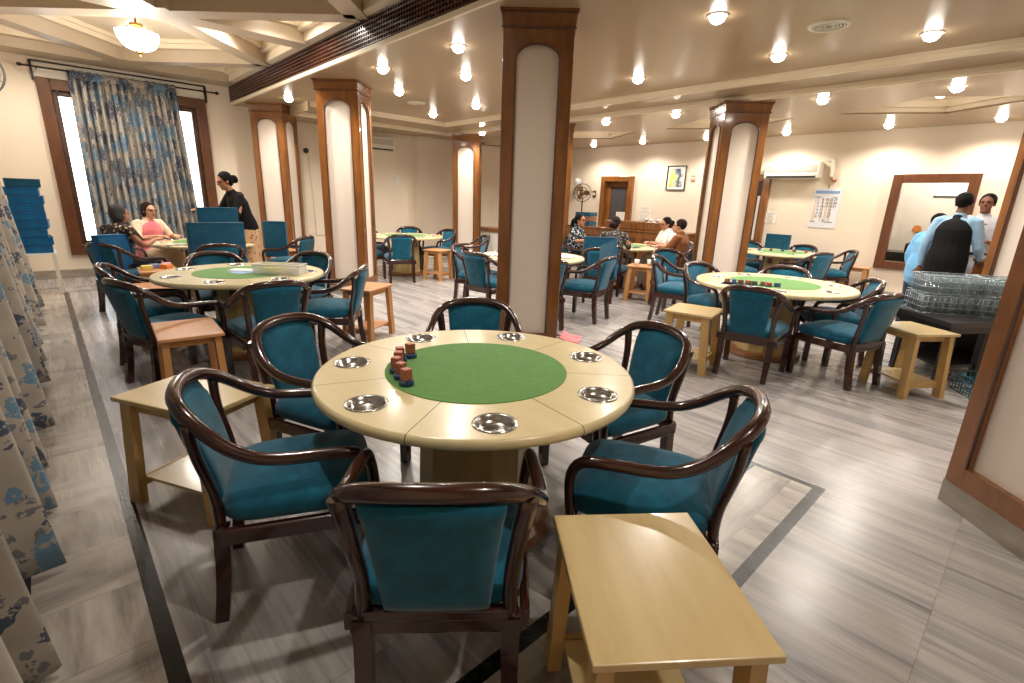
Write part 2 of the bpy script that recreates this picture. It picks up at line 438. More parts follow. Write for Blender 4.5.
# dark slim frame above the window that carries the pelmet board
pel = empty('curtain_pelmet', ((WX0+WX1)/2-.0, YF, 0), 0, 'white pelmet board with a thin dark outline above the far window', 'pelmet')
mb = MB(); mb.box((0, -.02, 3.15), (2.24, .03, .2)); mb.build('board', m_cream, pel)
mb = MB()
mb.box((0, -.045, 3.265), (2.30, .02, .022))
for sx in (-1, 1): mb.box((sx*1.14, -.045, 3.13), (.03, .02, .27))
mb.build('outline', m_chrome_dark, pel)
rod = empty('curtain_rod', (1.40, YF-.16, 3.165), 0, 'thin black curtain rod with ball ends over the far window', 'curtain rod')
MB().tube([(-1.26, 0, 0), (1.26, 0, 0)], .013, 8, 1).build('rod', m_chrome_dark, rod)
for sx in (-1, 1):
    MB().ell((sx*1.28, 0, 0), (.032, .028, .028)).build('finial', m_chrome_dark, rod)
    MB().tube([(sx*1.1, 0, 0), (sx*1.1, .1, 0), (sx*1.1, .15, -.03)], .009, 6, 2).build('bracket', m_chrome_dark, rod)

# curtains ------------------------------------------------------
def curtain_far():
    x0, x1, zt, zb = .66, 2.03, 3.19, .12
    def fn(u, v):
        top = v; spread = 1+.10*(1-v)
        xc = (x0+x1)/2+.05*(1-v); x = xc+(u-.5)*(x1-x0)*spread*(1.02)
        amp = .045 if v > .93 else .065+.03*(1-v)
        ph = 2*PI*15*u + .6*math.sin(5*u+3*v)
        y = amp*math.sin(ph)+.02*math.sin(2.3*ph+1)
        if v > .93: y += .012*math.sin(2*PI*60*u)
        return Vector((x-1.35, y, zb+(zt-zb)*v))
    t = empty('floral_curtain', (1.35, YF-.17, 0), 0, 'blue and beige floral curtain drawn across the middle of the far window', 'curtain')
    o = MB().grid(fn, 260, 24).build('curtain_cloth', m_curtf, t); solid(o, .006)
    mb = MB().grid(lambda u, v: Vector((-.68+1.36*u, -.055+.012*math.sin(2*PI*55*u), 3.06+.1*v)), 220, 2)
    solid(mb.build('heading_tape', m_curtf, t), .005)
curtain_far()
def curtain_left(y0, y1, folds, label, seed, amp0=.07, amp1=.17):
    rnd = random.Random(seed); ps = [rnd.uniform(0, 6) for _ in range(4)]
    L = y1-y0
    def fn(u, v):
        amp = amp0+(amp1-amp0)*(1-v)**1.2
        ph = 2*PI*folds*u+ps[0]+.8*math.sin(3*u+ps[1])
        x = amp*math.sin(ph)+.35*amp*math.sin(2.6*ph+ps[2])+.10*(1-v)-.05
        y = L*(u-.5)*(1+.03*(1-v))+.05*math.cos(ph+.7)*(1-v)
        z = .03+2.75*v
        if v < .001: z += .018*math.sin(ph*1.3+ps[3])
        return Vector((x, y, z))
    t = empty('floral_curtain', (-.43, (y0+y1)/2, 0), 0, label, 'curtain')
    solid(MB().grid(fn, int(120*L/1.5), 26).build('curtain_cloth', m_curt, t), .006)
curtain_left(.75, 2.42, 3, 'floral curtain along the left wall, nearest the camera at the bottom left corner', 1)
curtain_left(2.52, 4.38, 3.2, 'middle floral curtain on the left wall with a pointed hem beside the dark floor strip', 5)
curtain_left(4.62, 8.78, 6.5, 'floral curtain on the left wall ending in front of the stack of blue boards', 9)
rod = empty('curtain_rail', (-.44, 4.5, 2.8), 0, 'long curtain rail above the left wall curtains', 'curtain rail')
MB().tube([(0, -3.9, 0), (0, 3.9, 0)], .014, 8, 1).build('rail', m_chrome_dark, rod)
for yy in (-3.5, 0, 3.5): MB().tube([(0, yy, 0), (-.31, yy, 0)], .01, 6, 1).build('bracket', m_chrome_dark, rod)

# ---------------------------------------------------------------- ceiling
FX = 2.93    # line of the grille fascia
m = MB()
FXc = FX+.032
m.box(((FXc+6.62)/2, (YB+9.33)/2, ZM+.05), (6.62-FXc, 9.33-YB, .1))
XS = 3.75
m.box(((FXc+XS)/2, (9.33+YF)/2, ZM+.05), (XS-FXc, YF-9.33, .1))
struct('ceiling_main', m, m_ceil)
# cornice: face, ledge, face, soffit
def Lstrip(mb, xa, ya, xb, yb, z0, z1):
    """L shaped block, from inner line (xa,ya) to outer line (xb,yb)."""
    mb.box(((xa+xb)/2, (YB+yb)/2, (z0+z1)/2), (xb-xa, yb-YB, z1-z0))
    mb.box(((XS+xa)/2, (ya+yb)/2, (z0+z1)/2), (xa-XS, yb-ya, z1-z0))
m = MB(); Lstrip(m, 6.62, 9.33, 6.655, 9.365, 3.0, 3.13); Lstrip(m, 6.655, 9.365, 6.70, 9.41, Z1, 3.13)
Lstrip(m, 7.20, 10.10, 7.24, 10.14, Z2+.02, Z1+.02); Lstrip(m, 7.24, 10.14, 7.28, 10.18, Z2, Z1+.02)
struct('trim_1', m, m_corn)
m = MB(); Lstrip(m, 6.70, 9.41, 7.20, 10.10, Z1, Z1+.1); struct('ceiling_ledge', m, m_ceil)
CX0, CX1 = 8.05, 9.85
m = MB()
m.box(((7.28+CX0)/2, (YB+YF)/2, Z2+.05), (CX0-7.28, YF-YB, .1))
m.box(((CX1+XR)/2, (YB+YF)/2, Z2+.05), (XR-CX1, YF-YB, .1))
m.box(((XS+7.28)/2, (10.18+YF)/2, Z2+.05), (7.28-XS, YF-10.18, .1)); m.box((XS-.02, (9.33+YF)/2, (Z2+3.12)/2), (.04, YF-9.33, 3.12-Z2))
struct('ceiling_soffit', m, m_ceil)

def coffers(name, x0, x1, ya, pitch_, n, z, bw, top, cross=True):
    """lattice of diagonal beams with raised cream panels between"""
    xc = (x0+x1)/2; mb = MB(); mt = MB(); hx = (x1-x0)/2
    def beam(p, q, w, mbb, zz0, zz1, over=0):
        p = Vector(p); q = Vector(q); d = (q-p); L = d.length+over; c = (p+q)/2
        mbb.box((c.x, c.y, (zz0+zz1)/2), (w, L, zz1-zz0), math.atan2(d.y, d.x)-PI/2)
    for i in range(n):
        y = ya+i*pitch_
        for s in (-1, 1):
            e = xc+s*hx
            for t in (-1, 1):
                beam((xc, y), (e, y+t*pitch_/2), bw, mb, z, top)
                beam((xc, y), (e, y+t*pitch_/2), bw+(.13 if cross else .16), mt, z+(.6 if cross else .35)*(top-z), top)
                if cross: beam((xc, y), (e, y+t*pitch_/2), bw+.22, mt, z+.82*(top-z), top)
            if cross and y < 9:
                beam((xc, y), (e, y), bw*1.3, mb, z+.001, top)
                beam((xc, y), (e, y), bw*1.3+.13, mt, z+.6*(top-z)+.001, top)
        mb.box((xc, y, (z+top)/2-.001), (bw*1.7, bw*1.7, top-z), PI/4)
    return mb, mt
m, mt = coffers('a', XL+.51, FX-.08, -2.1, 3.1, 5, ZL, .24, TOP)
m.box(((XL+XL+.55)/2, (YB+YF)/2, (ZL+TOP)/2), (.55, YF-YB, TOP-ZL-.002))
m.box((1.1, YF-.25, (ZL+TOP)/2), (3.66, .5, TOP-ZL-.004))
struct('ceiling_window_bay', m, m_beam)
mt.box((FX-.055, (YB+YF)/2, (ZL+.02+TOP)/2), (.12, YF-YB, TOP-ZL-.02)); mt.box((FX-.14, (YB+YF)/2, (ZL+.13+TOP)/2), (.1, YF-YB, TOP-ZL-.13))
mt.box((1.1, YF-.54, (ZL+.14+TOP)/2), (3.6, .1, TOP-ZL-.14))
struct('trim_2', mt, m_corn)
m = MB(); m.box(((XL+FX)/2, (YB+YF)/2, TOP+.03), (FX-XL+.1, YF-YB, .06)); struct('ceiling_upper', m, m_ceil2)
m = MB(); mt = MB(); xc = (CX0+CX1)/2; PY = 2.9; hx = (CX1-CX0)/2; dx, dy = .74, 1.15
for k in range(-1, 4):
    yc = 1.45+PY*k; y0, y1 = yc-PY/2, yc+PY/2
    y0c, y1c = max(y0, YB), min(y1, YF)
    for sx in (-1, 1):
        for ye, sy in ((y0c, -1), (y1c, 1)):
            poly = [(xc+sx*hx, ye), (xc, ye), (xc, yc+sy*dy), (xc+sx*dx, yc), (xc+sx*hx, yc)]
            m.prism(poly, Z2, Z2+.16)
            p, q = Vector((xc, yc+sy*dy)), Vector((xc+sx*dx, yc)); d = q-p; c = (p+q)/2; inn = (Vector((xc, yc))-c).normalized()
            for off, w_, zz in ((.03, .05, Z2+.02), (.09, .05, Z2+.075)):
                cc = c+inn*off; mt.box((cc.x, cc.y, (zz+Z2+.165)/2), (w_+.02, d.length-.06, Z2+.165-zz), math.atan2(d.y, d.x)-PI/2)
if 1.45+PY*3.5 < YF: m.box((xc, (1.45+PY*3.5+YF)/2, Z2+.08), (CX1-CX0, YF-(1.45+PY*3.5), .16))
struct('ceiling_far_bay', m, m_ceil); struct('trim_3', mt, m_corn)
m = MB(); m.box(((CX0+CX1)/2, (YB+YF)/2, Z2+.19), (CX1-CX0+.1, YF-YB, .06)); struct('ceiling_far_upper', m, m_ceil2)

# fascia with dark lattice grille
m = MB()
m.box((FX+.015, (YB+YF)/2, (ZM-.012+ZM+.035)/2), (.034, YF-YB, .047))
m.box((FX+.06, (YB+YF)/2, (ZM+TOP)/2+.06), (.06, YF-YB, TOP-ZM-.12))
struct('trim_4', m, m_corn)
g = empty('wall_grille', (FX, 4.0, 0), 0, 'long dark brown lattice grille set in the beam face beside the coffered ceiling', 'grille')
m_gr = wood('grille_wood', (54, 28, 20), (86, 46, 32), .3, (4, 4, 4), .5)
mb = MB(); mb.box((.022, 0, ZM+.175), (.014, 14, .29)); mb.build('backing', plain('grille_backing', (40, 24, 20), .5), g)
mb = MB()
for i in range(7): mb.box((.002, 0, ZM+.045+i*.042), (.02, 14, .012))
mb.build('long_slat', m_gr, g)
mb = MB()
for i in range(280): mb.box((.004, -7+.05*i+.025, ZM+.175), (.016, .012, .27))
mb.build('cross_slat', m_gr, g)

# ---------------------------------------------------------------- columns
def column(name, x, y, ztop, label):
    w_ = .574; t = empty(name, (x, y, 0), PI/4, label, 'column', 'square columns framed in brown wood')
    h = w_/2
    mb = MB(); mb.box((0, 0, .065), (w_+.02, w_+.02, .13)); mb.build('plinth', m_skirt, t)
    mb = MB(); mb.box((0, 0, ztop/2+.05), (w_-.05, w_-.05, ztop-.14)); mb.build('core', m_panel, t)
    mb = MB(); mb2 = MB(); st = .095; ca = ztop-.14
    for k in range(4):
        R = Matrix.Rotation(k*PI/2, 3, 'Z')
        def bx(c, sz): mb.box(R @ Vector(c), sz, k*PI/2)
        for s in (-1, 1): bx((s*(h-st/2), -h+.012, (.13+ca)/2), (st, .05, ca-.13)) if s < 0 or True else None
        bx((0, -h+.012, .13+.055), (w_-2*st, .048, .11))
        # arched head : polygon in xz extruded
        a = h-st; zs = ca-.235; za = ca-.115; n = 14
        pts = [(-a, ca), (-a, zs)]+[(-a*math.cos(PI*i/n), zs+(za-zs)*math.sin(PI*i/n)) for i in range(1, n)]+[(a, zs), (a, ca)]
        for yy in (0,):
            fr = [mb.bm.verts.new(R @ Vector((p[0], -h-.012, p[1]))) for p in pts]
            bk = [mb.bm.verts.new(R @ Vector((p[0], -h+.036, p[1]))) for p in pts]
            # triangulated quads against the top line
            for i in range(1, len(pts)-2):
                q = [fr[i], fr[i+1]]
            tf = [mb.bm.verts.new(R @ Vector((p[0], -h-.012, ca))) for p in pts]; tb = [mb.bm.verts.new(R @ Vector((p[0], -h+.036, ca))) for p in pts]
            for i in range(1, len(pts)-2):
                mb.bm.faces.new((fr[i], fr[i+1], tf[i+1], tf[i])); mb.bm.faces.new((bk[i+1], bk[i], tb[i], tb[i+1]))
                mb.bm.faces.new((fr[i+1], fr[i], bk[i], bk[i+1]))
        line = [R @ Vector((p[0]*.985, -h-.013, p[1]-.004)) for p in pts[1:-1]]
        mb2.tube([R @ Vector((-a+.004, -h-.013, .25))]+line+[R @ Vector((a-.004, -h-.013, .25))], .009, 6, 1)
    mb.build('wood_frame', m_teak, t); mb2.build('bead_moulding', m_wallteak, t)
    mb = MB(); mb.box((0, 0, ca+.06), (w_+.03, w_+.03, .12), taper=1.05); mb.box((0, 0, ca+.131), (w_+.085, w_+.085, .022)); mb.build('capital', m_teak, t)
    mb = MB(); mb.box((0, 0, ca+.004), (w_+.055, w_+.055, .016), bev=.004); mb.box((0, 0, ca+.112), (w_+.072, w_+.072, .01), bev=.003); mb.build('capital_moulding', m_wallteak, t)
    return t
column('column', 3.365, -.30, ZM, 'brown framed column at the right edge, nearest the camera')
column('column', 3.53, 3.54, ZM, 'tall brown framed column rising behind the main green felt table')
column('column', 3.52, 7.5, ZM, 'brown framed column right of the left round table, third from the window')
column('column', 3.50, 10.45, ZM, 'brown framed column behind the standing woman, closest to the window wall')
column('column', 7.47, 3.42, Z2, 'brown framed column left of the doorway by the wall air conditioner')
column('column', 7.47, .05, Z2, 'brown framed column right of the two standing men, mostly cut by the frame')
column('column', 7.47, 6.9, Z2, 'brown framed column half hidden behind the tall central column')
column('column', 7.5, 9.7, Z2, 'far brown framed column standing left of the white sideboard')

# ---------------------------------------------------------------- lights in the ceiling
m_bulb = emis('lamp_glow', (1, .93, .82, 1), 45)
m_bulb2 = emis('globe_glow', (1, .93, .82, 1), 6)
PWR = 26
def downlight(x, y, z, label, grp, power=PWR, r=.055, spot=True, proto=[None]):
    if proto[0] is None:
        t = empty('ceiling_downlight', (x, y, z), 0, label, 'ceiling light', grp)
        MB().lathe([(.064, .0), (.068, -.008), (.082, -.010), (.092, 0), (.092, .002)], 20).build('trim_ring', m_cream, t)
        MB().ell((0, 0, -.02), (.062, .062, .045), 16, 10).build('bulb', m_bulb, t)
        proto[0] = t
    else:
        t = copy_tree(proto[0]); t.location = (x, y, z); tag(t, label, 'ceiling light', grp)
    if power:
        l = bpy.data.lights.new('downlight', 'SPOT'); l.energy = power*4; l.spot_size = 2.7; l.spot_blend = .6; l.shadow_soft_size = .06; l.color = (1, .93, .84)
        lo = bpy.data.objects.new('downlight', l); COL.objects.link(lo); lo.location = (x, y, z-.09)
G1 = 'round downlights in the flat middle ceiling'; G2 = 'downlights along the soffit of the far columns'; G3 = 'downlights washing the far right wall'; G4 = 'small lights in the coffered bay by the window'
L1 = 'extra round downlight added in the flat middle ceiling, out of view'  # label of the two extra lamps added out of view
for x, y, lb in ((4.40, 2.32, 'largest bright downlight in the top middle, just right of the central column'),
             (5.87, 2.37, 'bright downlight left of the round air vent'), (6.01, 1.14, 'bright downlight right of the round air vent'),
             (5.82, 4.03, 'downlight halfway between the central column and the cornice'), (3.50, 4.70, 'large bright downlight directly left of the central column top'),
             (3.44, 6.19, 'bright downlight nearest the grille beam, above the left round table'), (4.33, 5.65, 'second downlight left of the central column, behind the large one'),
             (4.30, 7.27, 'downlight in front of the small dark ceiling vent'), (5.75, 7.21, 'downlight low in the middle ceiling, left of the central column'),
             (5.84, 8.64, 'farthest downlight in the middle ceiling, by the cornice corner'), (3.40, 9.35, 'downlight between the two left columns'),
             (4.4, -.9, L1), (6.1, -.9, L1)):
    downlight(x, y, ZM, lb, G1, PWR*(.45 if lb is L1 else 1))
for x, y, lb in ((7.62, 2.43, 'downlight on the far soffit, right of the wall-side column'), (7.72, 1.12, 'downlight on the far soffit, right of the long diamond coffer'),
                 (7.54, 4.46, 'downlight on the far soffit, left of the wall-side column'), (7.56, 5.82, 'downlight on the far soffit, just right of the central column'),
                 (7.3, 8.93, 'downlight on the far soffit, left of the central column'), (7.6, -1.2, 'downlight on the far soffit outside the right edge')):
    downlight(x, y, Z2, lb, G2)
for x, y, lb in ((10.3, 8.25, 'wall washing downlight above the standing fan'), (10.3, 6.85, 'wall washing downlight between the narrow door and the picture'), (10.35, 5.35, 'wall washing downlight right of the framed picture'),
                 (10.38, 3.82, 'wall washing downlight above the air conditioner on the right wall'), (10.36, 2.25, 'wall washing downlight above the interior window'),
                 (10.4, .92, 'wall washing downlight at the far right above the standing men'), (10.38, -.6, 'wall washing downlight beyond the right edge')):
    downlight(x, y, Z2, lb, G3, PWR*.8)
for x, y, lb in ((.15, 9.75, 'small light in the coffered ceiling at the left edge'), (2.2, 7.64, 'small light in the coffered ceiling right of the chandelier'),
                 (2.45, 6.6, 'small light in the coffered ceiling beside the grille beam'), (1.35, 9.2, 'small light behind the chandelier above the far curtain')):
    downlight(x, y, TOP-.005, lb, G4, PWR*.9)
for x, y in ((.9, 2.2), (1.5, -.6)):
    downlight(x, y, TOP-.01, 'small light in the coffered ceiling above the camera', G4, PWR*1.15)
for x, y in ((8.95, 7.25), (8.95, 4.35), (8.95, 1.45)):
    downlight(x, y, Z2+.159, 'small light inside a diamond coffer of the far ceiling', 'lights inside the far diamond coffers', PWR*.5)

ch = empty('ceiling_chandelier', (1.19, 7.95, ZL+.03), 0, 'glass bowl chandelier with a brass finial under the coffered ceiling', 'chandelier')
MB().lathe([(0, .01), (.07, .0), (.06, -.03), (.02, -.05), (.015, -.1), (0, -.1)], 20).build('canopy', m_gold, ch)
MB().tube([(0, 0, 0), (0, 0, .25)], .012, 8, 1).build('stem', m_gold, ch)
mb = MB()
def bowl(u, v):
    a = 2*PI*u; r = .21*math.sin(v*PI/2)**.75*(1+.05*math.cos(12*a)*v); return Vector((r*math.cos(a), r*math.sin(a), -.29+.20*(v**1.8)))
mb.grid(bowl, 72, 10); mb.build('glass_bowl', m_bulb2, ch)
MB().lathe([(0, -.345), (.012, -.335), (.02, -.32), (.012, -.305), (.03, -.295), (.05, -.285), (.03, -.275), (0, -.275)], 16).build('finial', m_gold, ch)
for k in range(3):
    a = k*2*PI/3; MB().tube([(.015*math.cos(a), .015*math.sin(a), -.09), (.12*math.cos(a), .12*math.sin(a), -.1), (.2*math.cos(a), .2*math.sin(a), -.13)], .005, 6, 3).build('arm', m_gold, ch)
l = bpy.data.lights.new('chandelier_lamp', 'POINT'); l.energy = 60; l.shadow_soft_size = .25; l.color = (1, .93, .84)
lo = bpy.data.objects.new('chandelier_lamp', l); COL.objects.link(lo); lo.location = (1.19, 7.95, 2.8)

def vent(x, y, r, label):
    t = empty('ceiling_vent', (x, y, ZM), 0, label, 'air vent')
    MB().lathe([(r*.86, 0), (r*.88, -.012), (r, -.01), (r*1.03, .002)], 32).build('rim', m_cream, t)
    MB().lathe([(0, -.001), (r*.86, -.001)], 32).build('throat', m_slot, t)
    mb = MB()
    for k in (.2, .36, .52, .68, .8): mb.lathe([(r*k, -.002), (r*(k+.01), -.014), (r*(k+.09), -.012), (r*(k+.02), -.002)], 32)
    mb.build('diffuser_ring', m_cream, t)
vent(5.24, 1.73, .16, 'round white ceiling vent with concentric rings near the top right')
vent(5.0, 7.9, .15, 'small round ceiling vent seen edge on, left of the central column')

# ---------------------------------------------------------------- chairs
def make_chair():
    t = empty('armchair', (0, 0, 0))
    # seat cushion
    def cush(u, v):
        th = 2*PI*u; ph = PI*(v-.5); e = .35
        c, s_ = math.cos(th), math.sin(th); sg = lambda q: math.copysign(abs(q)**e, q)
        cp = abs(math.cos(ph))**.45; x = sg(c)*cp; y = sg(s_)*cp; z = math.copysign(abs(math.sin(ph))**.7, ph)
        wx = .24+.035*(y+1)/2
        dome = .035*max(0, 1-x*x)*max(0, 1-y*y)
        return Vector((x*wx, y*.265+.025, .432+z*.056+(dome if z > 0 else 0)))
    mb = MB().grid(cush, 36, 12); bmesh.ops.remove_doubles(mb.bm, verts=mb.bm.verts, dist=.0008); mb.build('seat', m_teal, t)
    mb = MB()
    for a, b in (((-.245, -.23), (-.27, .245)), ((.245, -.23), (.27, .245)), ((-.27, .245), (.27, .245)), ((-.23, -.24), (.23, -.24))):
        mb.tube([(a[0], a[1], .365), (b[0], b[1], .365)], (.016, .030), 4, 1, sq=False, smooth=False, ref=(0, 0, 1)) if False else None
        dx, dy = b[0]-a[0], b[1]-a[1]; L = math.hypot(dx, dy)
        mb.box(((a[0]+b[0])/2, (a[1]+b[1])/2, .362), (.028, L+.02, .06), math.atan2(dy, dx)-PI/2, bev=.006)
    mb.build('seat_frame', m_dark, t)
    # armrest hoop
    half = [(.262, .25, .36), (.272, .262, .48), (.283, .258, .575), (.288, .215, .632), (.292, .1, .645), (.295, 0, .65), (.292, -.09, .665), (.28, -.17, .705), (.25, -.24, .762), (.195, -.30, .81), (.11, -.335, .832)]
    pts = half + [(0, -.347, .838)] + [(-x, y, z) for x, y, z in half[::-1]]
    rr = [.018, .018, .019, .021, .022, .022, .022, .023, .024, .025, .026, .026]; rr = rr + rr[:-1][::-1]
    MB().tube(pts, rr, 10, 3, caps='round').build('arm_rail', m_dark, t)
    for s in (-1, 1):
        MB().tube([(s*.262, .25, .37), (s*.262, .25, .2), (s*.26, .25, 0)], [.024, .024, .022], 4, 1, smooth=False, ref=(1, 0, 0), sq=True).build('leg', m_dark, t)
        MB().tube([(s*.205, -.235, .38), (s*.205, -.245, .2), (s*.207, -.272, 0)], [.025, .024, .022], 4, 3, smooth=False, ref=(1, 0, 0), sq=True).build('leg', m_dark, t)
        MB().tube([(s*.205, -.235, .37), (s*.2, -.243, .5), (s*.215, -.275, .66), (s*.235, -.285, .785)], [(.024, .02), (.022, .017), (.024, .017), (.028, .018)], 8, 4).build('back_post', m_dark, t)
    def pad(u, v):
        th = 2*PI*u; e = .5; sg = lambda q: math.copysign(abs(q)**e, q)
        x = sg(math.cos(th)); w = sg(math.sin(th)); z = .41+.405*v
        ww = .145+.035*v
        bulge = (math.sin(PI*min(1, max(0, v)))**.4) if 0 < v < 1 else 0
        y = -.243-.085*v**1.4 - .025*(1-x*x)*v + w*(.012+.022*bulge)
        return Vector((x*ww, y, z-(.02*x*x if v > .9 else 0)))
    mb = MB().grid(pad, 28, 12)
    bmesh.ops.remove_doubles(mb.bm, verts=mb.bm.verts, dist=.0008)
    bmesh.ops.holes_fill(mb.bm, edges=[e for e in mb.bm.edges if e.is_boundary], sides=0)
    mb.build('backrest', m_teal, t)
    MB().box((0, -.243, .395), (.40, .03, .035), bev=.005).build('back_rail', m_dark, t)
    return t
CH = [None]
def chair(x, y, dx, dy, label, grp, z=0):
    if CH[0] is None: t = CH[0] = make_chair()
    else: t = copy_tree(CH[0])
    t.location = (x, y, z); t.rotation_euler = (0, 0, ang(dx, dy))
    return tag(t, label, 'chair', grp)
GM = 'armchairs around the main green felt table'; GL = 'armchairs around the left round table'; GR = 'armchairs around the right round table'
GF = 'armchairs around the small far left table'; GC = 'armchairs in the middle of the hall'; GD = 'armchairs around the table by the far right wall'; GW = "armchairs at the women's table"
chair(.575, 1.84, .93, -.36, 'teal armchair at the left of the main table, seen from its side', GM)
chair(.78, 1.115, .64, .77, 'teal armchair in the foreground with its back to the camera', GM)
chair(1.60, .88, -.46, .88, 'teal armchair at the near right of the main table behind the pale side table', GM)
chair(2.125, 1.45, -.96, .25, 'teal armchair at the far right side of the main table', GM)
chair(1.83, 2.28, -.62, -.78, 'teal armchair behind the main table in front of the tall central column', GM)
chair(1.0, 2.42, .42, -.9, 'teal armchair at the far left of the main table, facing the camera', GM)
chair(.62, 4.62, .95, .30, 'teal armchair beside the orange side table, its back to the left aisle', GL)
chair(1.22, 4.22, .02, 1, 'teal armchair on the near side of the left round table, its back to the camera', GL)
chair(1.90, 4.60, -.8, .6, 'teal armchair on the right of the left round table, facing left', GL)
chair(1.27, 5.80, -.02, -1, 'teal armchair behind the left round table, in front of the stacked teal boards', GL)
chair(1.95, 5.52, -.85, -.53, 'teal armchair behind the clear plastic box on the left round table', GL)
chair(.62, 5.42, .95, -.2, 'teal armchair behind the nearest one on the left aisle', GL)
chair(4.70, 1.72, .98, .15, 'teal armchair nearest the camera at the right round table, its back to the camera', GR)
chair(5.19, 1.13, .31, .95, 'teal armchair at the near right of the right round table, its back to the right', GR)
chair(5.92, 1.40, -.5, .86, 'teal armchair behind the one at the right end of the right round table', GR)
chair(6.10, 2.02, -.97, -.2, 'teal armchair tucked behind the right round table, only its top showing', GR)
chair(5.63, 2.56, -.25, -.97, 'teal armchair at the left end of the right round table, facing the camera', GR)
chair(6.06, 3.27, .3, -.95, 'teal armchair facing right, behind the pale stool near the right round table', GR)
chair(6.80, 3.74, -.5, -.86, 'teal armchair in front of the wall-side column', GC)
chair(4.66, 8.00, .4, .92, 'teal armchair on the near side of the far left table, back to the camera', GF)
chair(4.42, 8.85, .96, -.1, 'teal armchair at the left end of the far left table', GF)
chair(4.95, 9.55, .2, -.98, 'left armchair behind the far left table', GF)
chair(5.75, 9.45, -.5, -.86, 'right armchair behind the far left table', GF)
chair(6.0, 8.75, -.98, -.1, 'armchair at the right end of the far left table', GF)
chair(5.78, 7.38, -.9, .4, 'small armchair facing left in front of the far column', GC)
chair(4.52, 5.60, .55, -.83, 'teal armchair facing the camera, left of the central column', GC)
chair(4.25, 4.98, .98, .1, 'teal armchair with its back to the camera, left edge of the central column', GC)
chair(5.12, 4.08, -.25, .97, 'empty teal armchair with a board leaning on its seat, right of the central column', GC)
chair(4.28, 4.13, .3, .95, 'teal armchair just right of the central column, mostly hidden by it', GC)
chair(6.30, 4.78, .75, .65, "teal armchair behind the woman in the dark patterned top", GW)
chair(9.28, 2.75, .4, .92, 'teal armchair with its back to the camera at the far right table', GD)
chair(10.12, 2.60, -.55, .83, 'teal armchair at the right end of the far right table, in front of the wall', GD)
chair(10.42, 3.28, -1, .1, 'teal armchair behind the far right table, second from the right', GD)
chair(10.2, 4.0, -.75, -.6, 'teal armchair behind the far right table, left of the upright board', GD)
chair(8.9, 3.72, .9, -.4, 'teal armchair at the left end of the far right table', GD)
chair(.70, 7.76, .8, .55, 'teal armchair the woman in the dark floral top is sitting on', 'armchairs at the window table')
chair(1.12, 9.2, .5, -.85, 'teal armchair the woman in pink is sitting on', 'armchairs at the window table')
chair(1.62, 7.35, .15, .98, 'teal armchair carrying teal boards, its back to the left round table', 'armchairs at the window table')
chair(2.78, 8.15, -.6, .8, 'teal armchair right of the standing woman', 'armchairs at the window table')
chair(7.0, 5.05, .88, .4, 'armchair the woman with her back to us is sitting on', GW)
chair(7.53, 6.24, .25, -.97, 'armchair the woman with the ponytail is sitting on', GW)
chair(8.58, 4.84, -.88, .47, 'armchair the woman in white is sitting on', GW)
chair(7.74, 4.24, -.1, 1, 'armchair the person in orange-brown is sitting on', GW)

# ---------------------------------------------------------------- card tables
def make_table(R, felt_r, bowl_r=.6, holes=True):
    t = empty('card_table', (0, 0, 0))
    zt = .76
    prof = [(0, zt-.045), (R-.02, zt-.045), (R-.004, zt-.036), (R, zt-.022), (R-.004, zt-.008), (R-.014, zt), (0, zt)]
    mb = MB(); mb.lathe(prof, 96, smooth=True)
    top = mb.build('tabletop', m_top, t)
    br = .071
    angs = [2*PI*k/7 for k in range(7)]
    cut = MB()
    for a in angs: cut.lathe([(0, zt-.03), (br, zt-.03), (br, zt+.03), (0, zt+.03)], 24, (bowl_r*math.cos(a), bowl_r*math.sin(a), 0))
    co_ = cut.build('cutter', m_steel)
    md = top.modifiers.new('b', 'BOOLEAN'); md.object = co_; md.operation = 'DIFFERENCE'; md.solver = 'EXACT'
    dg = bpy.context.evaluated_depsgraph_get(); dg.update()
    me = bpy.data.meshes.new_from_object(top.evaluated_get(dg)); top.modifiers.clear(); top.data = me
    for p in me.polygons: p.use_smooth = abs(p.normal.z) < .97
    bpy.data.objects.remove(co_)
    MB().lathe([(0, zt+.003), (felt_r, zt+.003), (felt_r, zt-.001)], 72, smooth=False).build('felt', m_felt, t)
    bm0 = MB().lathe([(br+.010, zt+.0005), (br+.009, zt+.004), (br+.002, zt+.005), (br-.004, zt+.001), (br-.008, zt-.012), (br-.018, zt-.024), (br-.03, zt-.028), (0, zt-.028)], 28).mesh('bowl', m_steel)
    for a in angs:
        o = bpy.data.objects.new('bowl', bm0); COL.objects.link(o); o.parent = t; o.location = (bowl_r*math.cos(a), bowl_r*math.sin(a), 0)
    MB().lathe([(0, .05), (.285, .05), (.27, .1), (.255, .66), (.27, .715), (0, .715)], 12, smooth=False).build('pedestal', m_ped, t)
    MB().lathe([(0, 0), (.36, 0), (.37, .015), (.36, .05), (.33, .06), (0, .06)], 32, smooth=False).build('base', m_pedtrim, t)
    mrw = wood('recess_wood', (70, 34, 24), (92, 48, 34), .35)
    for k in range(6):
        a = 2*PI*(k*2+1)/12*1.0; MB().box((.262*math.cos(a), .262*math.sin(a), .6), (.012, .09, .09), a).build('recess_panel', mrw, t)
    return t
TB = {}
def table(x, y, R, rz, label, grp='round card tables with green felt centres', felt=.405, br=.572):
    k = (R,)
    if k not in TB: t = TB[k] = make_table(R, felt, br)
    else: t = copy_tree(TB[k])
    t.location = (x, y, 0); t.rotation_euler = (0, 0, rz); return tag(t, label, 'table', grp)
table(1.335, 1.645, .70, math.radians(-174), 'large cream round card table with green felt and seven steel bowls, in the foreground')
table(1.30, 5.12, .72, .5, 'round card table on the left carrying papers and a clear plastic box')
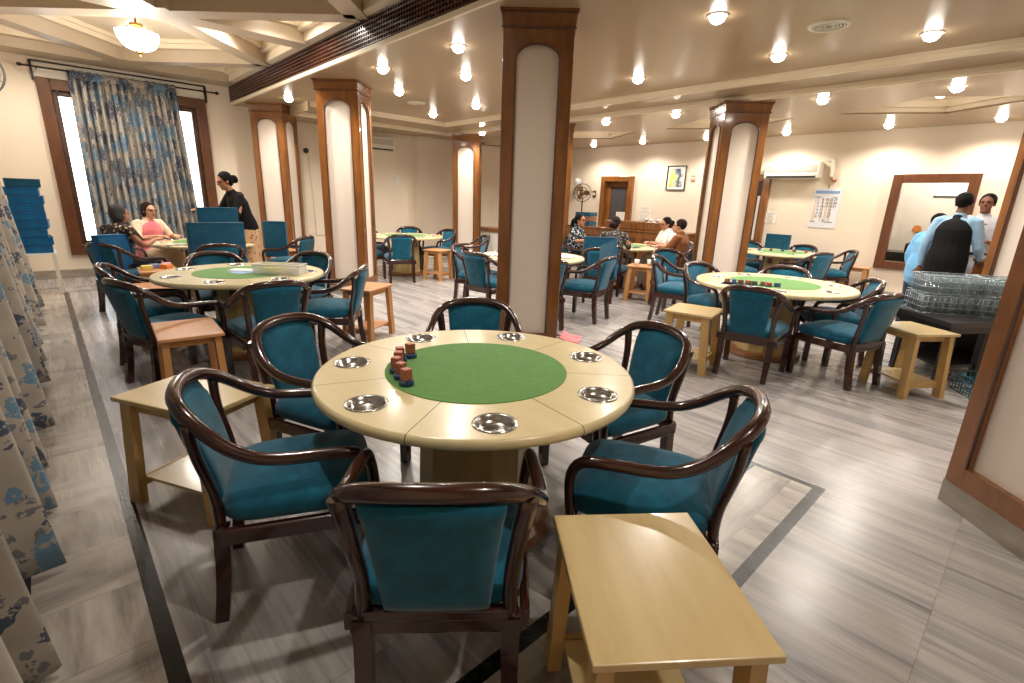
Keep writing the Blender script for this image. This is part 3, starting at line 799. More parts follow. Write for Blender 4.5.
table(5.49, 1.89, .76, .9, 'round card table on the right with a row of coloured blocks on its felt', felt=.43)
TB[(.72,)] = TB[(.72,)]
table(9.70, 3.30, .72, .2, 'round card table by the far right wall under the calendar')
table(5.20, 8.68, .72, .2, 'small looking round card table in the far left, between two columns')
table(4.95, 4.90, .72, .1, 'round card table partly hidden behind the tall central column')
table(7.80, 5.40, .72, .4, 'round card table the four seated women play at')
table(1.70, 8.42, .72, .4, 'round card table under the far window, two women sitting at it')

# side tables (stools)
def make_side(m_t, m_l, w, d):
    t = empty('side_table', (0, 0, 0)); h = .56
    MB().box((0, 0, h-.011), (w, d, .022), bev=.004).build('table_top', m_t, t)
    mb = MB()
    for s in (-1, 1): mb.box((0, s*(d/2-.075), h-.05), (w-.13, .02, .055)); mb.box((s*(w/2-.055), 0, h-.05), (.02, d-.16, .055))
    mb.build('apron', m_l, t)
    for sx in (-1, 1):
        for sy in (-1, 1):
            x0, y0 = sx*(w/2-.04), sy*(d/2-.06); x1, y1 = sx*(w/2-.025), sy*(d/2-.025)
            MB().tube([(x1, y1, 0), (x0, y0, h-.022)], [(.022, .034), (.02, .032)], 4, 1, smooth=False, ref=(1, 0, 0), sq=True).build('leg', m_l, t)
    MB().box((0, 0, .125), (w-.10, d-.13, .016)).build('lower_shelf', m_t, t)
    for s in (-1, 1): MB().box((0, s*(d/2-.045), .105), (w-.1, .018, .05)).build('shelf_rail', m_l, t)
    return t
SD = {}
def side(kind, x, y, rz, label, grp, w=.44, d=.6):
    k = (kind, w, d)
    if k not in SD: t = SD[k] = make_side(*((m_stool, m_stool_leg) if kind == 'pale' else (m_orange, m_orange_leg)), w, d)
    else: t = copy_tree(SD[k])
    t.location = (x, y, 0); t.rotation_euler = (0, 0, math.radians(rz)); return tag(t, label, 'side table', grp)
GP = 'pale wooden side tables beside the card tables'; GO = 'orange-brown wooden side tables in the hall'
side('pale', 1.03, .53, -38, 'pale side table in the bottom foreground with a lamp glare on its top', GP, .435, .52)
side('pale', .41, 2.66, 28, 'pale side table with a lower shelf behind the left armchair of the main table', GP, .42, .56)
side('orange', .62, 4.0, -4, 'orange-brown side table left of the nearest armchair of the left round table', GO, .38, .55)
side('pale', 4.40, 2.17, 12, 'pale side table left of the right round table', GP, .48, .44)
side('pale', 5.35, .65, -35, 'pale side table in front of the black bench with glass crates', GP, .40, .46)
side('orange', 2.44, 4.88, -58, 'pale orange side table right of the left round table', GO, .35, .5)
side('orange', .70, 5.95, -4, 'orange-brown side table between the two left aisle armchairs', GO, .38, .5)
side('orange', .92, 7.25, -4, 'orange-brown side table carrying small paper packets near the window table', GO, .38, .5)
side('orange', 5.35, 7.8, 20, 'orange-brown side table at the right of the far left table', GO, .38, .42)
side('orange', 6.95, 4.40, 20, 'orange-brown side table with two white cups near the seated women', GO, .38, .42)
side('orange', 10.55, 2.3, 5, 'orange-brown side table against the right wall under the interior window', GO, .38, .42)
side('orange', 2.90, 8.9, 10, 'orange-brown side table at the foot of the left rear column', GO, .40, .5)

# ---------------------------------------------------------------- blocks on the tables
m_cube = wood('reddish_wood_block', (150, 84, 60), (170, 100, 76), .5, (20, 20, 6), 0)
m_cubetop = plain('pink_block_top', (214, 140, 120), .6); m_navy = plain('navy_base', (22, 58, 92), .5)
def block(x, y, z, rz, label, grp, proto=[None]):
    if proto[0] is None:
        t = proto[0] = empty('stamp_block', (x, y, z), rz)
        MB().lathe([(0, 0), (.030, 0), (.032, .006), (.030, .018), (.018, .024), (0, .024)], 14, smooth=False).build('base', m_navy, t)
        MB().box((0, 0, .046), (.037, .037, .044), bev=.002).build('block', m_cube, t)
        MB().box((0, 0, .0692), (.031, .031, .0016)).build('block_top', m_cubetop, t)
    else: t = copy_tree(proto[0]); t.location = (x, y, z); t.rotation_euler = (0, 0, rz)
    return tag(t, label, 'wooden block', grp)
GB = 'wooden blocks on navy bases on the main table'
for i, (x, y, lb) in enumerate(((0.976, 1.654, 'nearest wooden block on a navy base, at the front end of the curved row'), (0.998, 1.734, 'second wooden block from the front of the row'),
        (1.022, 1.81, 'third wooden block from the front of the row'), (1.07, 1.876, 'fourth wooden block from the front of the row'), (1.11, 1.929, 'fifth wooden block, last of the tight row'), (1.179, 1.955, 'wooden block standing apart at the far end of the row'))):
    block(x, y, .763, .3*i, lb, GB)
cols = [(150, 84, 60), (58, 96, 150), (120, 40, 44), (160, 96, 66), (70, 60, 60), (150, 84, 60), (178, 70, 70), (52, 88, 120)]
cm = [plain('token_colour', c, .5) for c in cols]
for i in range(8):
    u = i/7; x = 5.02+.16*u+.02*math.sin(3*i); y = 2.17-.42*u
    t = empty('small_block', (x, y, .763), .4*i, ('%s block on the right round table, %s' % (('brown', 'blue', 'dark red', 'tan', 'grey', 'brown', 'pink', 'dark blue')[i], ('at the left end of the row', 'second from the left end', 'third from the left end', 'just left of the middle', 'just right of the middle', 'third from the right end', 'second from the right end', 'at the right end of the row')[i])), 'wooden block', 'coloured blocks on the right round table')
    MB().box((0, 0, .02), (.042, .042, .04), bev=.003).build('block', cm[i], t)
    MB().lathe([(0, 0), (.034, 0), (.034, .01), (0, .01)], 12).build('base', m_navy, t)
for i in range(5):
    t = tag(MB().box((0, 0, .02), (.05, .04, .04), bev=.004).build('small_block', cm[(i*3+1) % 8], None, (9.62+.11*i-.1, 3.62-.16*i, .763), .5*i), 'tiny coloured block on the far right table under the calendar', 'wooden block', 'coloured blocks on the far right table')

# things on the left round table
m_clear = NT('clear_plastic'); m_clear.set(Roughness=.15); m_clear.b.inputs['Base Color'].default_value = lin((232, 232, 226)); m_clear.b.inputs['Alpha'].default_value = .45; m_clear = m_clear.m
bx = empty('plastic_box', (1.56, 4.86, .765), -.75, 'clear plastic box with yellow packets on the left round table', 'box')
mb = MB(); W, D, Hh = .42, .18, .085
mb.box((0, 0, .003), (W, D, .006))
for s in (-1, 1): mb.box((0, s*D/2, Hh/2), (W, .005, Hh)); mb.box((s*W/2, 0, Hh/2), (.005, D, Hh))
mb.build('box_body', m_clear, bx); mb = MB()
for s in (-1, 1): mb.box((0, s*D/2, Hh), (W+.02, .012, .008)); mb.box((s*W/2, 0, Hh), (.012, D+.02, .008))
mb.build('rim', m_white, bx)
for i, (px, c) in enumerate(((-.12, (226, 206, 90)), (-.02, (232, 214, 120)), (.1, (200, 196, 170)))):
    tag(MB().box((0, 0, .025), (.085, .11, .04), bev=.004).build('card_packet', plain('packet_%s' % ('yellow', 'light_yellow', 'grey')[i], c, .6), None, (1.56+px*math.cos(-.75), 4.86+px*math.sin(-.75), .772), -.75+.1*i), ('deep yellow card packet at the left in the plastic box', 'pale yellow card packet in the middle of the plastic box', 'greyish card packet at the right in the plastic box')[i], 'card packet', 'packets in the plastic box')
m_paper = plain('white_paper', (232, 232, 230), .8); m_pblue = plain('blue_paper', (150, 178, 214), .7); m_pgrey = plain('grey_print', (150, 150, 150), .8)
for i, (x, y, rz, mt_, lb) in enumerate(((1.28, 5.10, .3, m_pblue, 'light blue sheet lying on the felt of the left round table'), (1.44, 5.13, -.3, m_pblue, 'blue printed sheet beside the clear plastic box'), (1.33, 5.22, .9, m_paper, 'white sheet lying behind the blue ones on the left round table'))):
    tag(MB().box((0, 0, .001), (.15, .21, .002)).build('paper_sheet', mt_, None, (x, y, .7635+.0025*i), rz), lb, 'paper', 'papers on the left round table')
for (x, y, z, n, nm) in ((1.25, 8.05, .763, 4, 'window table'), (4.75, 4.55, .763, 5, 'table behind the central column'), (7.62, 5.0, .763, 3, "women's table")):
    for i in range(n):
        tag(MB().box((0, 0, .001), (.09, .13, .002)).build('score_card', m_paper if i % 2 else m_pgrey, None, (x+.11*math.cos(i*2.1)*(.4+.3*i/2), y+.11*math.sin(i*2.1)*(.4+.3*i/2), z+.0024*i), i*.9), 'small paper card lying on the '+nm, 'card', 'paper cards on the '+nm)
for i, (dx, dy, c, lb) in enumerate(((-.12, -.05, (230, 206, 110), 'yellow paper packet'), (-.02, .06, (120, 134, 170), 'grey-blue paper packet'), (.1, -.02, (226, 140, 80), 'orange paper packet'), (.12, .12, (200, 160, 170), 'pinkish paper packet'))):
    tag(MB().box((0, 0, .025), (.11, .09, .05), bev=.006).build('paper_packet', plain('packet_paper', c, .7), None, (.92+dx*.9, 7.25+dy, .561), .4*i), lb+' on the side table by the window table', 'packet', 'paper packets on the orange side table')
for i, (dx, dy) in enumerate(((-.1, .04), (.08, -.08))):
    tag(MB().lathe([(0, 0), (.032, 0), (.042, .09), (.038, .09), (.029, .006), (0, .006)], 18).build('paper_cup', m_white, None, (6.95+dx, 4.40+dy, .561)), ('left', 'right')[i]+' white cup on the side table near the seated women', 'cup', 'white cups on the side table')
tag(MB().box((0, 0, .004), (.14, .09, .008), bev=.003).build('folded_card', m_black, None, (7.55, 4.95, .772), .3), "black folder lying on the women's table", 'folder')
for i, (dx, dy) in enumerate(((-.35, .25), (-.1, -.3), (.3, -.32), (.2, .2), (-.3, -.1))):
    tag(MB().box((0, 0, .001), (.28, .38, .002)).build('news_sheet', m_paper, None, (4.95+dx, 4.90+dy, .765+.0024*i), .5+i*.8), 'large white printed sheet spread on the table behind the central column', 'paper', 'white sheets on the table behind the central column')
# pink tray on the floor
t = empty('pink_dustpan', (4.1, 3.42, 0), .5, 'pink plastic dustpan lying on the floor right of the central column', 'dustpan')
mp_ = plain('pink_plastic', (232, 128, 134), .4)
def pan(u, v): return Vector((-.14+.28*u, -.11+.22*v, .01+.05*(v**3)+.03*abs(2*u-1)**6))
solid(MB().grid(pan, 14, 10).build('pan', mp_, t), .006)
MB().tube([(0, .1, .05), (0, .2, .075), (.0, .26, .08)], .011, 8, 3, caps='round').build('handle', plain('dark_red_plastic', (110, 40, 40), .4), t)

# ---------------------------------------------------------------- fabric boards
def board(x, y, z, rz, sz, label, grp, mat=m_board, R=None, name='fabric_board'):
    mb = MB(); mb.box((0, 0, sz[2]/2), sz, bev=.012)
    t = empty(name, (x, y, z), rz, label, 'fabric board', grp)
    if R: t.rotation_euler = R
    mb.build('cushion', mat, t)
    mb = MB(); w_, d_2, h_ = sz
    P = [(-w_/2, -d_2/2, h_), (w_/2, -d_2/2, h_), (w_/2, d_2/2, h_), (-w_/2, d_2/2, h_)]
    for a, b in zip(P, P[1:]+P[:1]):
        mb.tube([(a[0]*.985, a[1]*.985, a[2]-.003), (b[0]*.985, b[1]*.985, b[2]-.003)], .006, 6, 1)
    mb.build('piping', mat, t); return t
GS = 'blue boards stacked on the white stand'
ords = ('lowest', 'second from the bottom', 'third from the bottom', 'fourth from the bottom', 'fifth, mid-height', 'fourth from the top', 'third from the top', 'second from the top', 'topmost, greener')
t = empty('white_stand', (-.11, 9.7, 0), 0, 'small white stand under the stack of blue boards', 'stand')
MB().box((0, 0, .555), (.36, .5, .03)).build('table_top', m_white, t)
for sx in (-1, 1):
    for sy in (-1, 1): MB().box((sx*.15, sy*.22, .27), (.045, .045, .54)).build('leg', m_cream, t)
for i in range(9):
    board(-.13+.018*math.sin(2.4*i), 9.7+.01*math.cos(i), .572+i*.109, .05*math.sin(i*1.7), (.35, .46, .106), 'blue fabric board, '+ords[i]+' of the stack on the white stand', GS, m_blue if i < 8 else m_board)
GBb = 'teal fabric boards near the standing woman'
board(1.62, 7.36, .49, .15, (.68, .08, .60), 'large teal board standing on the armchair in front of the standing woman', GBb)
board(1.76, 7.80, .765, .1, (.50, .07, .50), 'teal board the standing woman holds upright', GBb)
board(2.66, 8.35, .50, -.6, (.34, .09, .55), 'teal board standing on the armchair right of the standing woman', GBb)
board(.56, 7.66, .5, .66, (.40, .10, .44), 'blue board leaning behind the woman in the dark floral top', GBb, m_blue)
board(6.33, 4.80, .485, -.72, (.52, .07, .50), "dark teal board standing behind the woman with her back to us", 'teal boards in the middle of the hall')
t = board(5.33, 3.87, .50, 0, (.36, .05, .54), 'teal board leaning diagonally on the seat of the empty armchair', 'teal boards in the middle of the hall')
t.rotation_euler = (math.radians(12), math.radians(24), ang(-.9, .3))
board(10.35, 3.62, .49, ang(-1, .1), (.46, .07, .54), 'teal board standing upright behind the far right table', 'teal boards by the far right table')

# ---------------------------------------------------------------- right wall things
def on_right(y, z): return (XR, y, z)
# interior window
w = empty('window_2', (XR, (IW[0]+IW[1])/2, 0), -PI/2); tag(w, kind='structure')
frame_parts(w, (IW[1]-IW[0])/2+.11, IW[2]-.11, IW[3]+.11, .14, .10, m_wallteak, -.02)
MB().box((0, .08, (IW[2]+IW[3])/2), (IW[1]-IW[0], .008, IW[3]-IW[2])).build('window_pane', m_glass, w)
# small office behind it
m = MB(); m.box((13.4, 1.6, 1.5), (.1, 5.2, 3.0)); m.box((12.2, -1.0, 1.5), (2.4, .1, 3)); m.box((12.2, 4.15, 1.5), (2.4, .1, 3)); struct('wall_office', m, plain('office_wall_paint', (206, 200, 190), .7))
m = MB(); m.box((12.25, 1.6, 2.95), (2.3, 5.1, .06)); struct('ceiling_office', m, m_ceil2)
m = MB(); m.box((12.3, 1.6, -.05), (2.4, 5.2, .1)); struct('floor_office', m, m_floor)
l = bpy.data.lights.new('office_lamp', 'POINT'); l.energy = 110; l.shadow_soft_size = .2; l.color = (1, .95, .88)
lo = bpy.data.objects.new('office_lamp', l); COL.objects.link(lo); lo.location = (12.3, 1.6, 2.6)
m = MB(); m.box((12.25, 1.6, 2.86), (.5, .5, .05)); tag(m.build('ceiling_lamp', m_bulb2), 'square lamp on the ceiling of the office behind the interior window', 'ceiling light')
t = empty('office_desk', (12.6, 1.9, 0), 0, 'dark office desk seen through the interior window', 'desk')
MB().box((0, 0, .74), (.7, 1.5, .04)).build('desk_top', m_chrome_dark, t)
for s in (-1, 1): MB().box((0, s*.7, .36), (.6, .05, .72)).build('side_panel', m_chrome_dark, t)
MB().box((.28, 0, .45), (.02, 1.35, .5)).build('back_panel', m_black, t)
t = empty('desk_printer', (12.55, 1.75, .76), 0, 'black printer on the office desk behind the glass', 'printer')
MB().box((0, 0, .09), (.36, .46, .18), bev=.02).build('body', m_black, t); MB().box((-.05, 0, .19), (.22, .36, .02)).build('lid', m_chrome_dark, t)
t = empty('wall_board', (13.34, 1.35, 1.85), 0, 'white board on the office wall seen through the interior window', 'board')
MB().box((0, 0, .2), (.02, 1.0, .4)).build('panel', m_white, t)
mb = MB(); mb.box((-.012, 0, 0), (.02, 1.04, .02)); mb.box((-.012, 0, .4), (.02, 1.04, .02)); mb.build('edge', m_chrome_dark, t)
tag(MB().tube([(0, 0, 0), (-.02, 0, 0)], .07, 24, 1).build('round_sign', plain('orange_sign', (196, 116, 50), .5), None, (13.34, 2.0, 1.2)), 'round orange sign on the office wall behind the interior window', 'sign')

# doors
def door(idx, D, label, glassy):
    w = empty('door_%d' % idx, (XR, (D[0]+D[1])/2, 0), -PI/2); tag(w, kind='structure'); hw = (D[1]-D[0])/2
    frame_parts(w, hw+.1, 0, D[3]+.1, .13, .16, m_teak, 0, 'door_frame', bottom=False)
    return w, hw
w, hw = door(1, D1, '', 1)
mb = MB()
for s in (-1, 1): mb.box((s*(hw-.09), .07, 1.0), (.12, .04, 2.1))
mb.box((0, .07, 1.99), (2*hw-.3, .04, .18)); mb.box((0, .07, .15), (2*hw-.3, .04, .28)); mb.box((0, .1, 1.05), (2*hw+.05, .01, 2.12)); mb.box((0, .07, .95), (2*hw-.3, .04, .09)); mb.build('door_leaf', m_teak, w)
MB().box((0, .075, 1.05), (2*hw-.3, .01, 1.8)).build('door_glass', plain('dark_glass', (74, 70, 72), .12), w)
mb = MB().tube([(.24, .02, 1.0), (.24, .0, 1.05), (.24, .0, 1.2), (.24, .02, 1.25)], .01, 8, 3); mb.build('door_handle', m_steel, w)
w, hw = door(2, D2, '', 0)
MB().box((-.0, .12, 1.03), (2*hw+.05, .01, 2.1)).build('door_glass', plain('doorway_shade', (40, 36, 40), .1), w)  # dark sheet closes the open doorway; its colour stands in for the shade beyond
mb = MB(); mb.box((.1, .08, 1.0), (.06, .03, 1.98)); mb.build('door_stile', m_teak, w)
MB().box((.27, .085, 1.3), (.05, .01, .9)).build('door_push_plate', m_white, w)

def ac_unit(loc, rz, L, label):
    t = empty('air_conditioner', loc, rz, label, 'air conditioner')
    MB().box((0, -.1, .16), (L, .2, .30), bev=.025).build('body', m_cream, t)
    MB().box((0, -.203, .2), (L-.1, .008, .12)).build('intake_panel', plain('grey_intake', (186, 176, 164), .5), t)
    MB().box((0, -.19, .045), (L-.12, .04, .04)).build('air_slot', m_slot, t)
    MB().box((0, -.205, .062), (L-.14, .012, .02), R=Matrix.Rotation(.5, 3, 'X')).build('louver', m_white, t)
    MB().box((L/2-.05, -.205, .1), (.05, .006, .02)).build('display', m_white, t)
    return t
ac_unit((XR, 3.75, 2.06), -PI/2, 1.0, 'white air conditioner high on the right wall')
ac_unit((5.80, YF+.01, 2.46), 0, .9, 'white air conditioner on the far wall, partly behind a column')
t = empty('pipe_cover', (XR, 3.14, 2.0), -PI/2, 'cream pipe bend hanging at the end of the right wall air conditioner', 'pipe')
MB().tube([(-.02, -.05, .40), (.04, -.05, .37), (.05, -.05, .12)], .035, 10, 3, caps='round').build('pipe', m_cream, t)
MB().tube([(.05, -.05, .12), (.09, -.05, .05), (.13, -.03, .04)], .026, 10, 3, caps='round').build('elbow', m_pedtrim, t)

# calendar
def text(s, size, loc, par, mat, name='lettering', align='CENTER'):
    c = bpy.data.curves.new(name, 'FONT'); c.body = s; c.size = size; c.extrude = .0006; c.align_x = align
    o = bpy.data.objects.new(name, c); COL.objects.link(o)
    dg = bpy.context.evaluated_depsgraph_get(); me = bpy.data.meshes.new_from_object(o.evaluated_get(dg))
    bpy.data.objects.remove(o); me.materials.clear(); me.materials.append(mat)
    o = bpy.data.objects.new(name, me); COL.objects.link(o); o.parent = par; o.location = loc; o.rotation_euler = (PI/2, 0, 0); return o
m_ink = plain('black_ink', (34, 32, 36), .7); m_ink2 = plain('blue_ink', (70, 104, 160), .7)
t = empty('wall_calendar', (XR, 3.10, 1.19), -PI/2, 'large wall calendar with rows of black numbers under the air conditioner', 'calendar')
t.rotation_euler = (0, math.radians(0), -PI/2)
MB().box((0, -.006, .35), (.46, .008, .72)).build('sheet', plain('calendar_paper', (222, 220, 224), .7), t)
MB().box((0, -.012, .645), (.40, .004, .05)).build('header_strip', plain('header_blue', (128, 158, 202), .7), t)
mb = MB(); mb.box((-.175, -.012, .325), (.05, .003, .42)); mb.box((.022, -.012, .325), (.03, .003, .42)); mb.box((.09, -.012, .325), (.03, .003, .42)); mb.box((-.05, -.012, .325), (.02, .003, .42)); mb.build('tan_column', plain('tan_print', (216, 196, 174), .7), t)
num = [[None, 2, 3, 4, 5, 6, 7][::1], [8, 9, 10, 11, 12, 13, 14], [15, 16, 17, 18, 19, 20, 21], [22, 23, 24, 25, 26, 27, 28], [29, 30, 31]]
for ci, colm in enumerate((['1', '2', '3', '4', '5', '6'], ['8', '9', '10', '11', '12', '13'], ['15', '16', '17'], ['22', '23', '24', '25', '26', '27'], ['29', '30', '31'])):
    text('\n'.join(colm), .062, (-.125+.07*ci, -.015, .49), t, m_ink, 'numbers')
text('21', .062, (-.125+.14, -.015, .105), t, m_ink, 'numbers')
mb = MB(); mb.box((-.14, -.012, .555), (.12, .003, .008)); mb.box((.14, -.012, .555), (.08, .003, .008)); mb.box((.1, -.012, .1), (.14, .003, .008)); mb.box((-.17, -.012, .1), (.08, .003, .008)); mb.build('rule_line', m_ink, t)
MB().tube([(0, -.008, .71), (0, -.008, .78)], .004, 6, 1).build('hanging_hook', m_chrome_dark, t)

# framed picture (abstract generic art)
t = empty('framed_picture', (XR, 6.27, 1.84), -PI/2, 'framed yellow and blue abstract picture high on the right wall', 'picture')
frame_parts(t, .24, 0, .54, .02, .03, m_black, -.018, 'picture_frame')
MB().box((0, -.008, .27), (.45, .008, .51)).build('mount', m_paper, t)
ar = NT('abstract_art'); v = ar.pos((1, 1, 1), True); n = ar.noise(v, 5, 3, .6)
spx = ar.n('ShaderNodeSeparateXYZ'); ar.l(v, spx.inputs[0]); n = ar.math('ADD', ar.math('MULTIPLY', n, .8), ar.math('MULTIPLY', spx.outputs[0], 1.1))
ar.base(ar.ramp(n, [(.22, lin((214, 196, 84))), (.36, lin((222, 214, 150))), (.42, lin((120, 146, 178))), (.50, lin((36, 40, 50))), (.60, lin((226, 224, 218)))])); ar.set(Roughness=.6)
MB().box((0, -.014, .27), (.33, .004, .40)).build('artwork', ar.m, t)
# notices, switches
for (y, z, w_, h_, lb) in ((4.05, 1.22, .2, .22, 'white printed notice right of the doorway under the air conditioner'), (7.02, 1.3, .34, .16, 'upper white printed notice right of the narrow door'), (7.02, 1.12, .34, .14, 'lower white printed notice right of the narrow door')):
    t = empty('wall_notice', (XR, y, z), -PI/2, lb, 'notice', 'white notices on the right wall')
    MB().box((0, -.004, h_/2), (w_, .006, h_)).build('sheet', plain('notice_paper', (238, 230, 218), .7), t)
    mb = MB(); n = int(h_/.035)
    for i in range(n): mb.box((-.01*(i % 2), -.008, h_-.025-.034*i), (w_*.78-.03*(i % 3), .002, .008))
    mb.build('printed_line', plain('faint_ink', (176, 170, 166), .8), t)
def switch(loc, rz, sz, mat, label):
    t = empty('wall_switch', loc, rz, label, 'switch'); MB().box((0, -.012, 0), (sz[0], .024, sz[1]), bev=.004).build('plate', mat, t)
    for s in (-1, 1): MB().box((s*sz[0]*.22, -.028, 0), (sz[0]*.24, .01, sz[1]*.4)).build('rocker', m_white, t)
switch((XR, 8.62, 1.72), -PI/2, (.11, .17), m_wallteak, 'brown switch box left of the narrow door')
switch((XR, 5.85, 2.1), -PI/2, (.09, .12), plain('pink_brown', (190, 140, 116), .5), 'small brown switch box beside the wall-side column top')
switch((XR, 6.95, 1.06), -PI/2, (.12, .07), m_black, 'small dark socket by the notices')
switch((6.4, YF, 1.88), 0, (.12, .2), m_white, 'white switch plate on the far wall under the air conditioner')
t = empty('camera_fixture', (6.95, YF, 2.22), 0, 'small metal security camera on the far wall right of the air conditioner', 'camera')
MB().tube([(0, 0, 0), (0, -.06, .0), (.0, -.1, -.03)], .012, 6, 3).build('bracket', m_steel, t); MB().tube([(-.03, -.06, .05), (.04, -.16, -.06)], .03, 10, 1, caps='round').build('body', m_steel, t)
t = empty('wall_conduit', (4.3, YF, .62), 0, 'thin pipe with a round dark box on the far wall between two columns', 'pipe')
MB().tube([(0, -.02, 1.6), (.03, -.02, 1.0), (.06, -.02, 0), (.45, -.02, 0)], .008, 6, 1).build('pipe', m_cream, t)
MB().tube([(-.04, 0, 1.72), (-.04, -.05, 1.72)], .05, 16, 1).build('junction_box', m_chrome_dark, t)

# fans
def fan_head(t, c, R, axis, mat_c, mat_b, nbl=3):
    q = Vector(axis).normalized(); Rm = q.to_track_quat('Z', 'Y').to_matrix()
    def T(p): return Vector(c)+Rm @ Vector(p)
    mb = MB()
    for rr, zz in ((R, 0), (R*.98, .04), (R*.62, .07), (R*.3, .08), (R*.6, -.05)):
        mb.tube([T((rr*math.cos(2*PI*k/32), rr*math.sin(2*PI*k/32), zz)) for k in range(32)], .005 if rr < R else .009, 6, 1, closed=True)
    for k in range(20):
        a = 2*PI*k/20; mb.tube([T((.04*math.cos(a), .04*math.sin(a), .085)), T((R*.6*math.cos(a), R*.6*math.sin(a), .07)), T((R*math.cos(a), R*math.sin(a), .0)), T((R*.6*math.cos(a), R*.6*math.sin(a), -.05))], .0028, 4, 1)
    mb.build('fan_cage', mat_c, t)
    for k in range(nbl):
        a0 = 2*PI*k/nbl
        def bl(u, v):
            r = .04+(R*.85-.04)*u; a = a0+(v-.5)*1.3*(.5+.5*math.sin(PI*min(1, u+.25))); return T((r*math.cos(a), r*math.sin(a), .02+.03*(v-.5)))
        solid(MB().grid(bl, 8, 6).build('fan_blade', mat_b, t), .003)
    mb = MB(); mb.tube([T((0, 0, -.12)), T((0, 0, .0)), T((0, 0, .04))], [.05, .06, .04], 14, 1, caps='round'); mb.build('motor', mat_b, t)
t = empty('standing_fan', (9.85, 8.12, 0), 0, 'standing fan with a round cage behind the woman with the ponytail', 'fan')
MB().lathe([(0, 0), (.2, 0), (.2, .02), (.05, .05), (0, .05)], 24).build('base', m_chrome_dark, t)
MB().tube([(0, 0, .04), (0, 0, 1.6)], .016, 10, 1).build('pole', m_chrome_dark, t)
fan_head(t, (-.05, -.03, 1.72), .21, (-.75, -.6, 0), m_chrome_dark, m_pedtrim)
t = empty('wall_fan', (XL, 8.95, 2.95), 0, 'grey wall fan cut by the left edge, above the curtains', 'fan')
MB().tube([(0, 0, 0), (.25, 0, .02), (.44, .0, -.02), (.46, .05, -.1)], .016, 8, 4).build('arm', m_steel, t); MB().box((.012, 0, 0), (.024, .12, .2)).build('wall_plate', m_steel, t)
fan_head(t, (.45, -.10, -.22), .27, (.4, -.9, -.1), plain('grey_fan_cage', (120, 124, 128), .4), plain('grey_fan_blade', (160, 164, 168), .5))
t = empty('wall_fan', (XR, 9.05, 2.05), -PI/2, 'small white wall fan fixed above the standing fan', 'fan')
MB().tube([(0, 0, 0), (0, -.12, .02), (-.0, -.2, -.04)], .014, 8, 3).build('arm', m_white, t)
fan_head(t, (0, -.22, -.03), .09, (.3, -1, .0), m_white, m_white)

# ---------------------------------------------------------------- counter, sideboard, bench
t = empty('reception_counter', (9.5, 6.5, 0), 0, 'brown wooden counter with a raised front behind the seated women', 'counter')
MB().box((0, 0, .48), (.55, 3.0, .92)).build('body', m_teak, t)
MB().box((0, 0, .955), (.62, 3.1, .035), bev=.006).build('counter_top', m_teak, t)
mb = MB(); mb.box((-.2, -.45, 1.06), (.18, 1.7, .18), bev=.03); mb.build('raised_shelf', m_teak, t)
mb = MB()
for i in range(18): mb.box((-.292, -.45+(-.8+.094*i), 1.06), (.006, .012, .15))
mb.build('fluting', m_wallteak, t)
mb = MB()
for yy in (-1, 0, 1): mb.box((-.28, yy*.98, .5), (.02, .82, .62), bev=.006)
mb.build('front_panel', m_wallteak, t)
for i, (c, lb) in enumerate(((m_board, 'lower teal box of the small stack on the wooden counter'), (m_pedtrim, 'brown tray between the two teal boxes on the counter'), (m_board, 'upper teal box of the small stack on the wooden counter'))):
    tag(MB().box((0, 0, .05), (.3, .42, .095), bev=.01).build('storage_box', c, None, (9.5, 7.68, .975+.102*i), .02*i), lb, 'box', 'boxes stacked on the wooden counter')
t = empty('computer_monitor', (9.62, 6.8, .975), .2, 'white backed screen on the wooden counter in front of the narrow door', 'monitor')
MB().box((0, 0, .24), (.03, .2, .2), bev=.008).build('screen', m_white, t); MB().box((0, 0, .05), (.03, .05, .12)).build('neck', m_cream, t); MB().box((0, 0, .008), (.14, .2, .016)).build('stand_base', m_cream, t)
for i in range(6):
    tag(MB().lathe([(0, 0), (.028, 0), (.032, .05), (.02, .06), (0, .06)], 12).build('small_jar', (m_white, m_steel)[i % 2], None, (9.32+.03*(i % 2), 5.32+.12*i, 1.152)), 'small jar standing on the raised shelf of the wooden counter', 'jar', 'jars on the wooden counter')
t = empty('sideboard', (8.45, 9.35, 0), 0, 'white sideboard with a brown top edge seen left of the central column', 'sideboard')
MB().box((0, 0, .37), (.5, 1.7, .7)).build('cabinet', m_cream, t); MB().box((-.01, 0, .76), (.56, 1.76, .1), bev=.01).build('top', m_teak, t)
for i in range(4):
    d = MB().box((-.258, -.62+.41*i, .38), (.018, .39, .62), bev=.004).build('door', m_white, t)
    MB().box((-.275, -.62+.41*i+(.15 if i % 2 == 0 else -.15), .5), (.02, .015, .1)).build('handle', m_steel, d)
t = empty('radio_set', (8.4, 9.05, .812), .1, 'small dark appliance on the white sideboard', 'appliance')
MB().box((0, 0, .03), (.14, .3, .06), bev=.015).build('body', m_chrome_dark, t); MB().lathe([(0, .06), (.04, .06), (.04, .08), (0, .085)], 14).build('knob', m_steel, t)

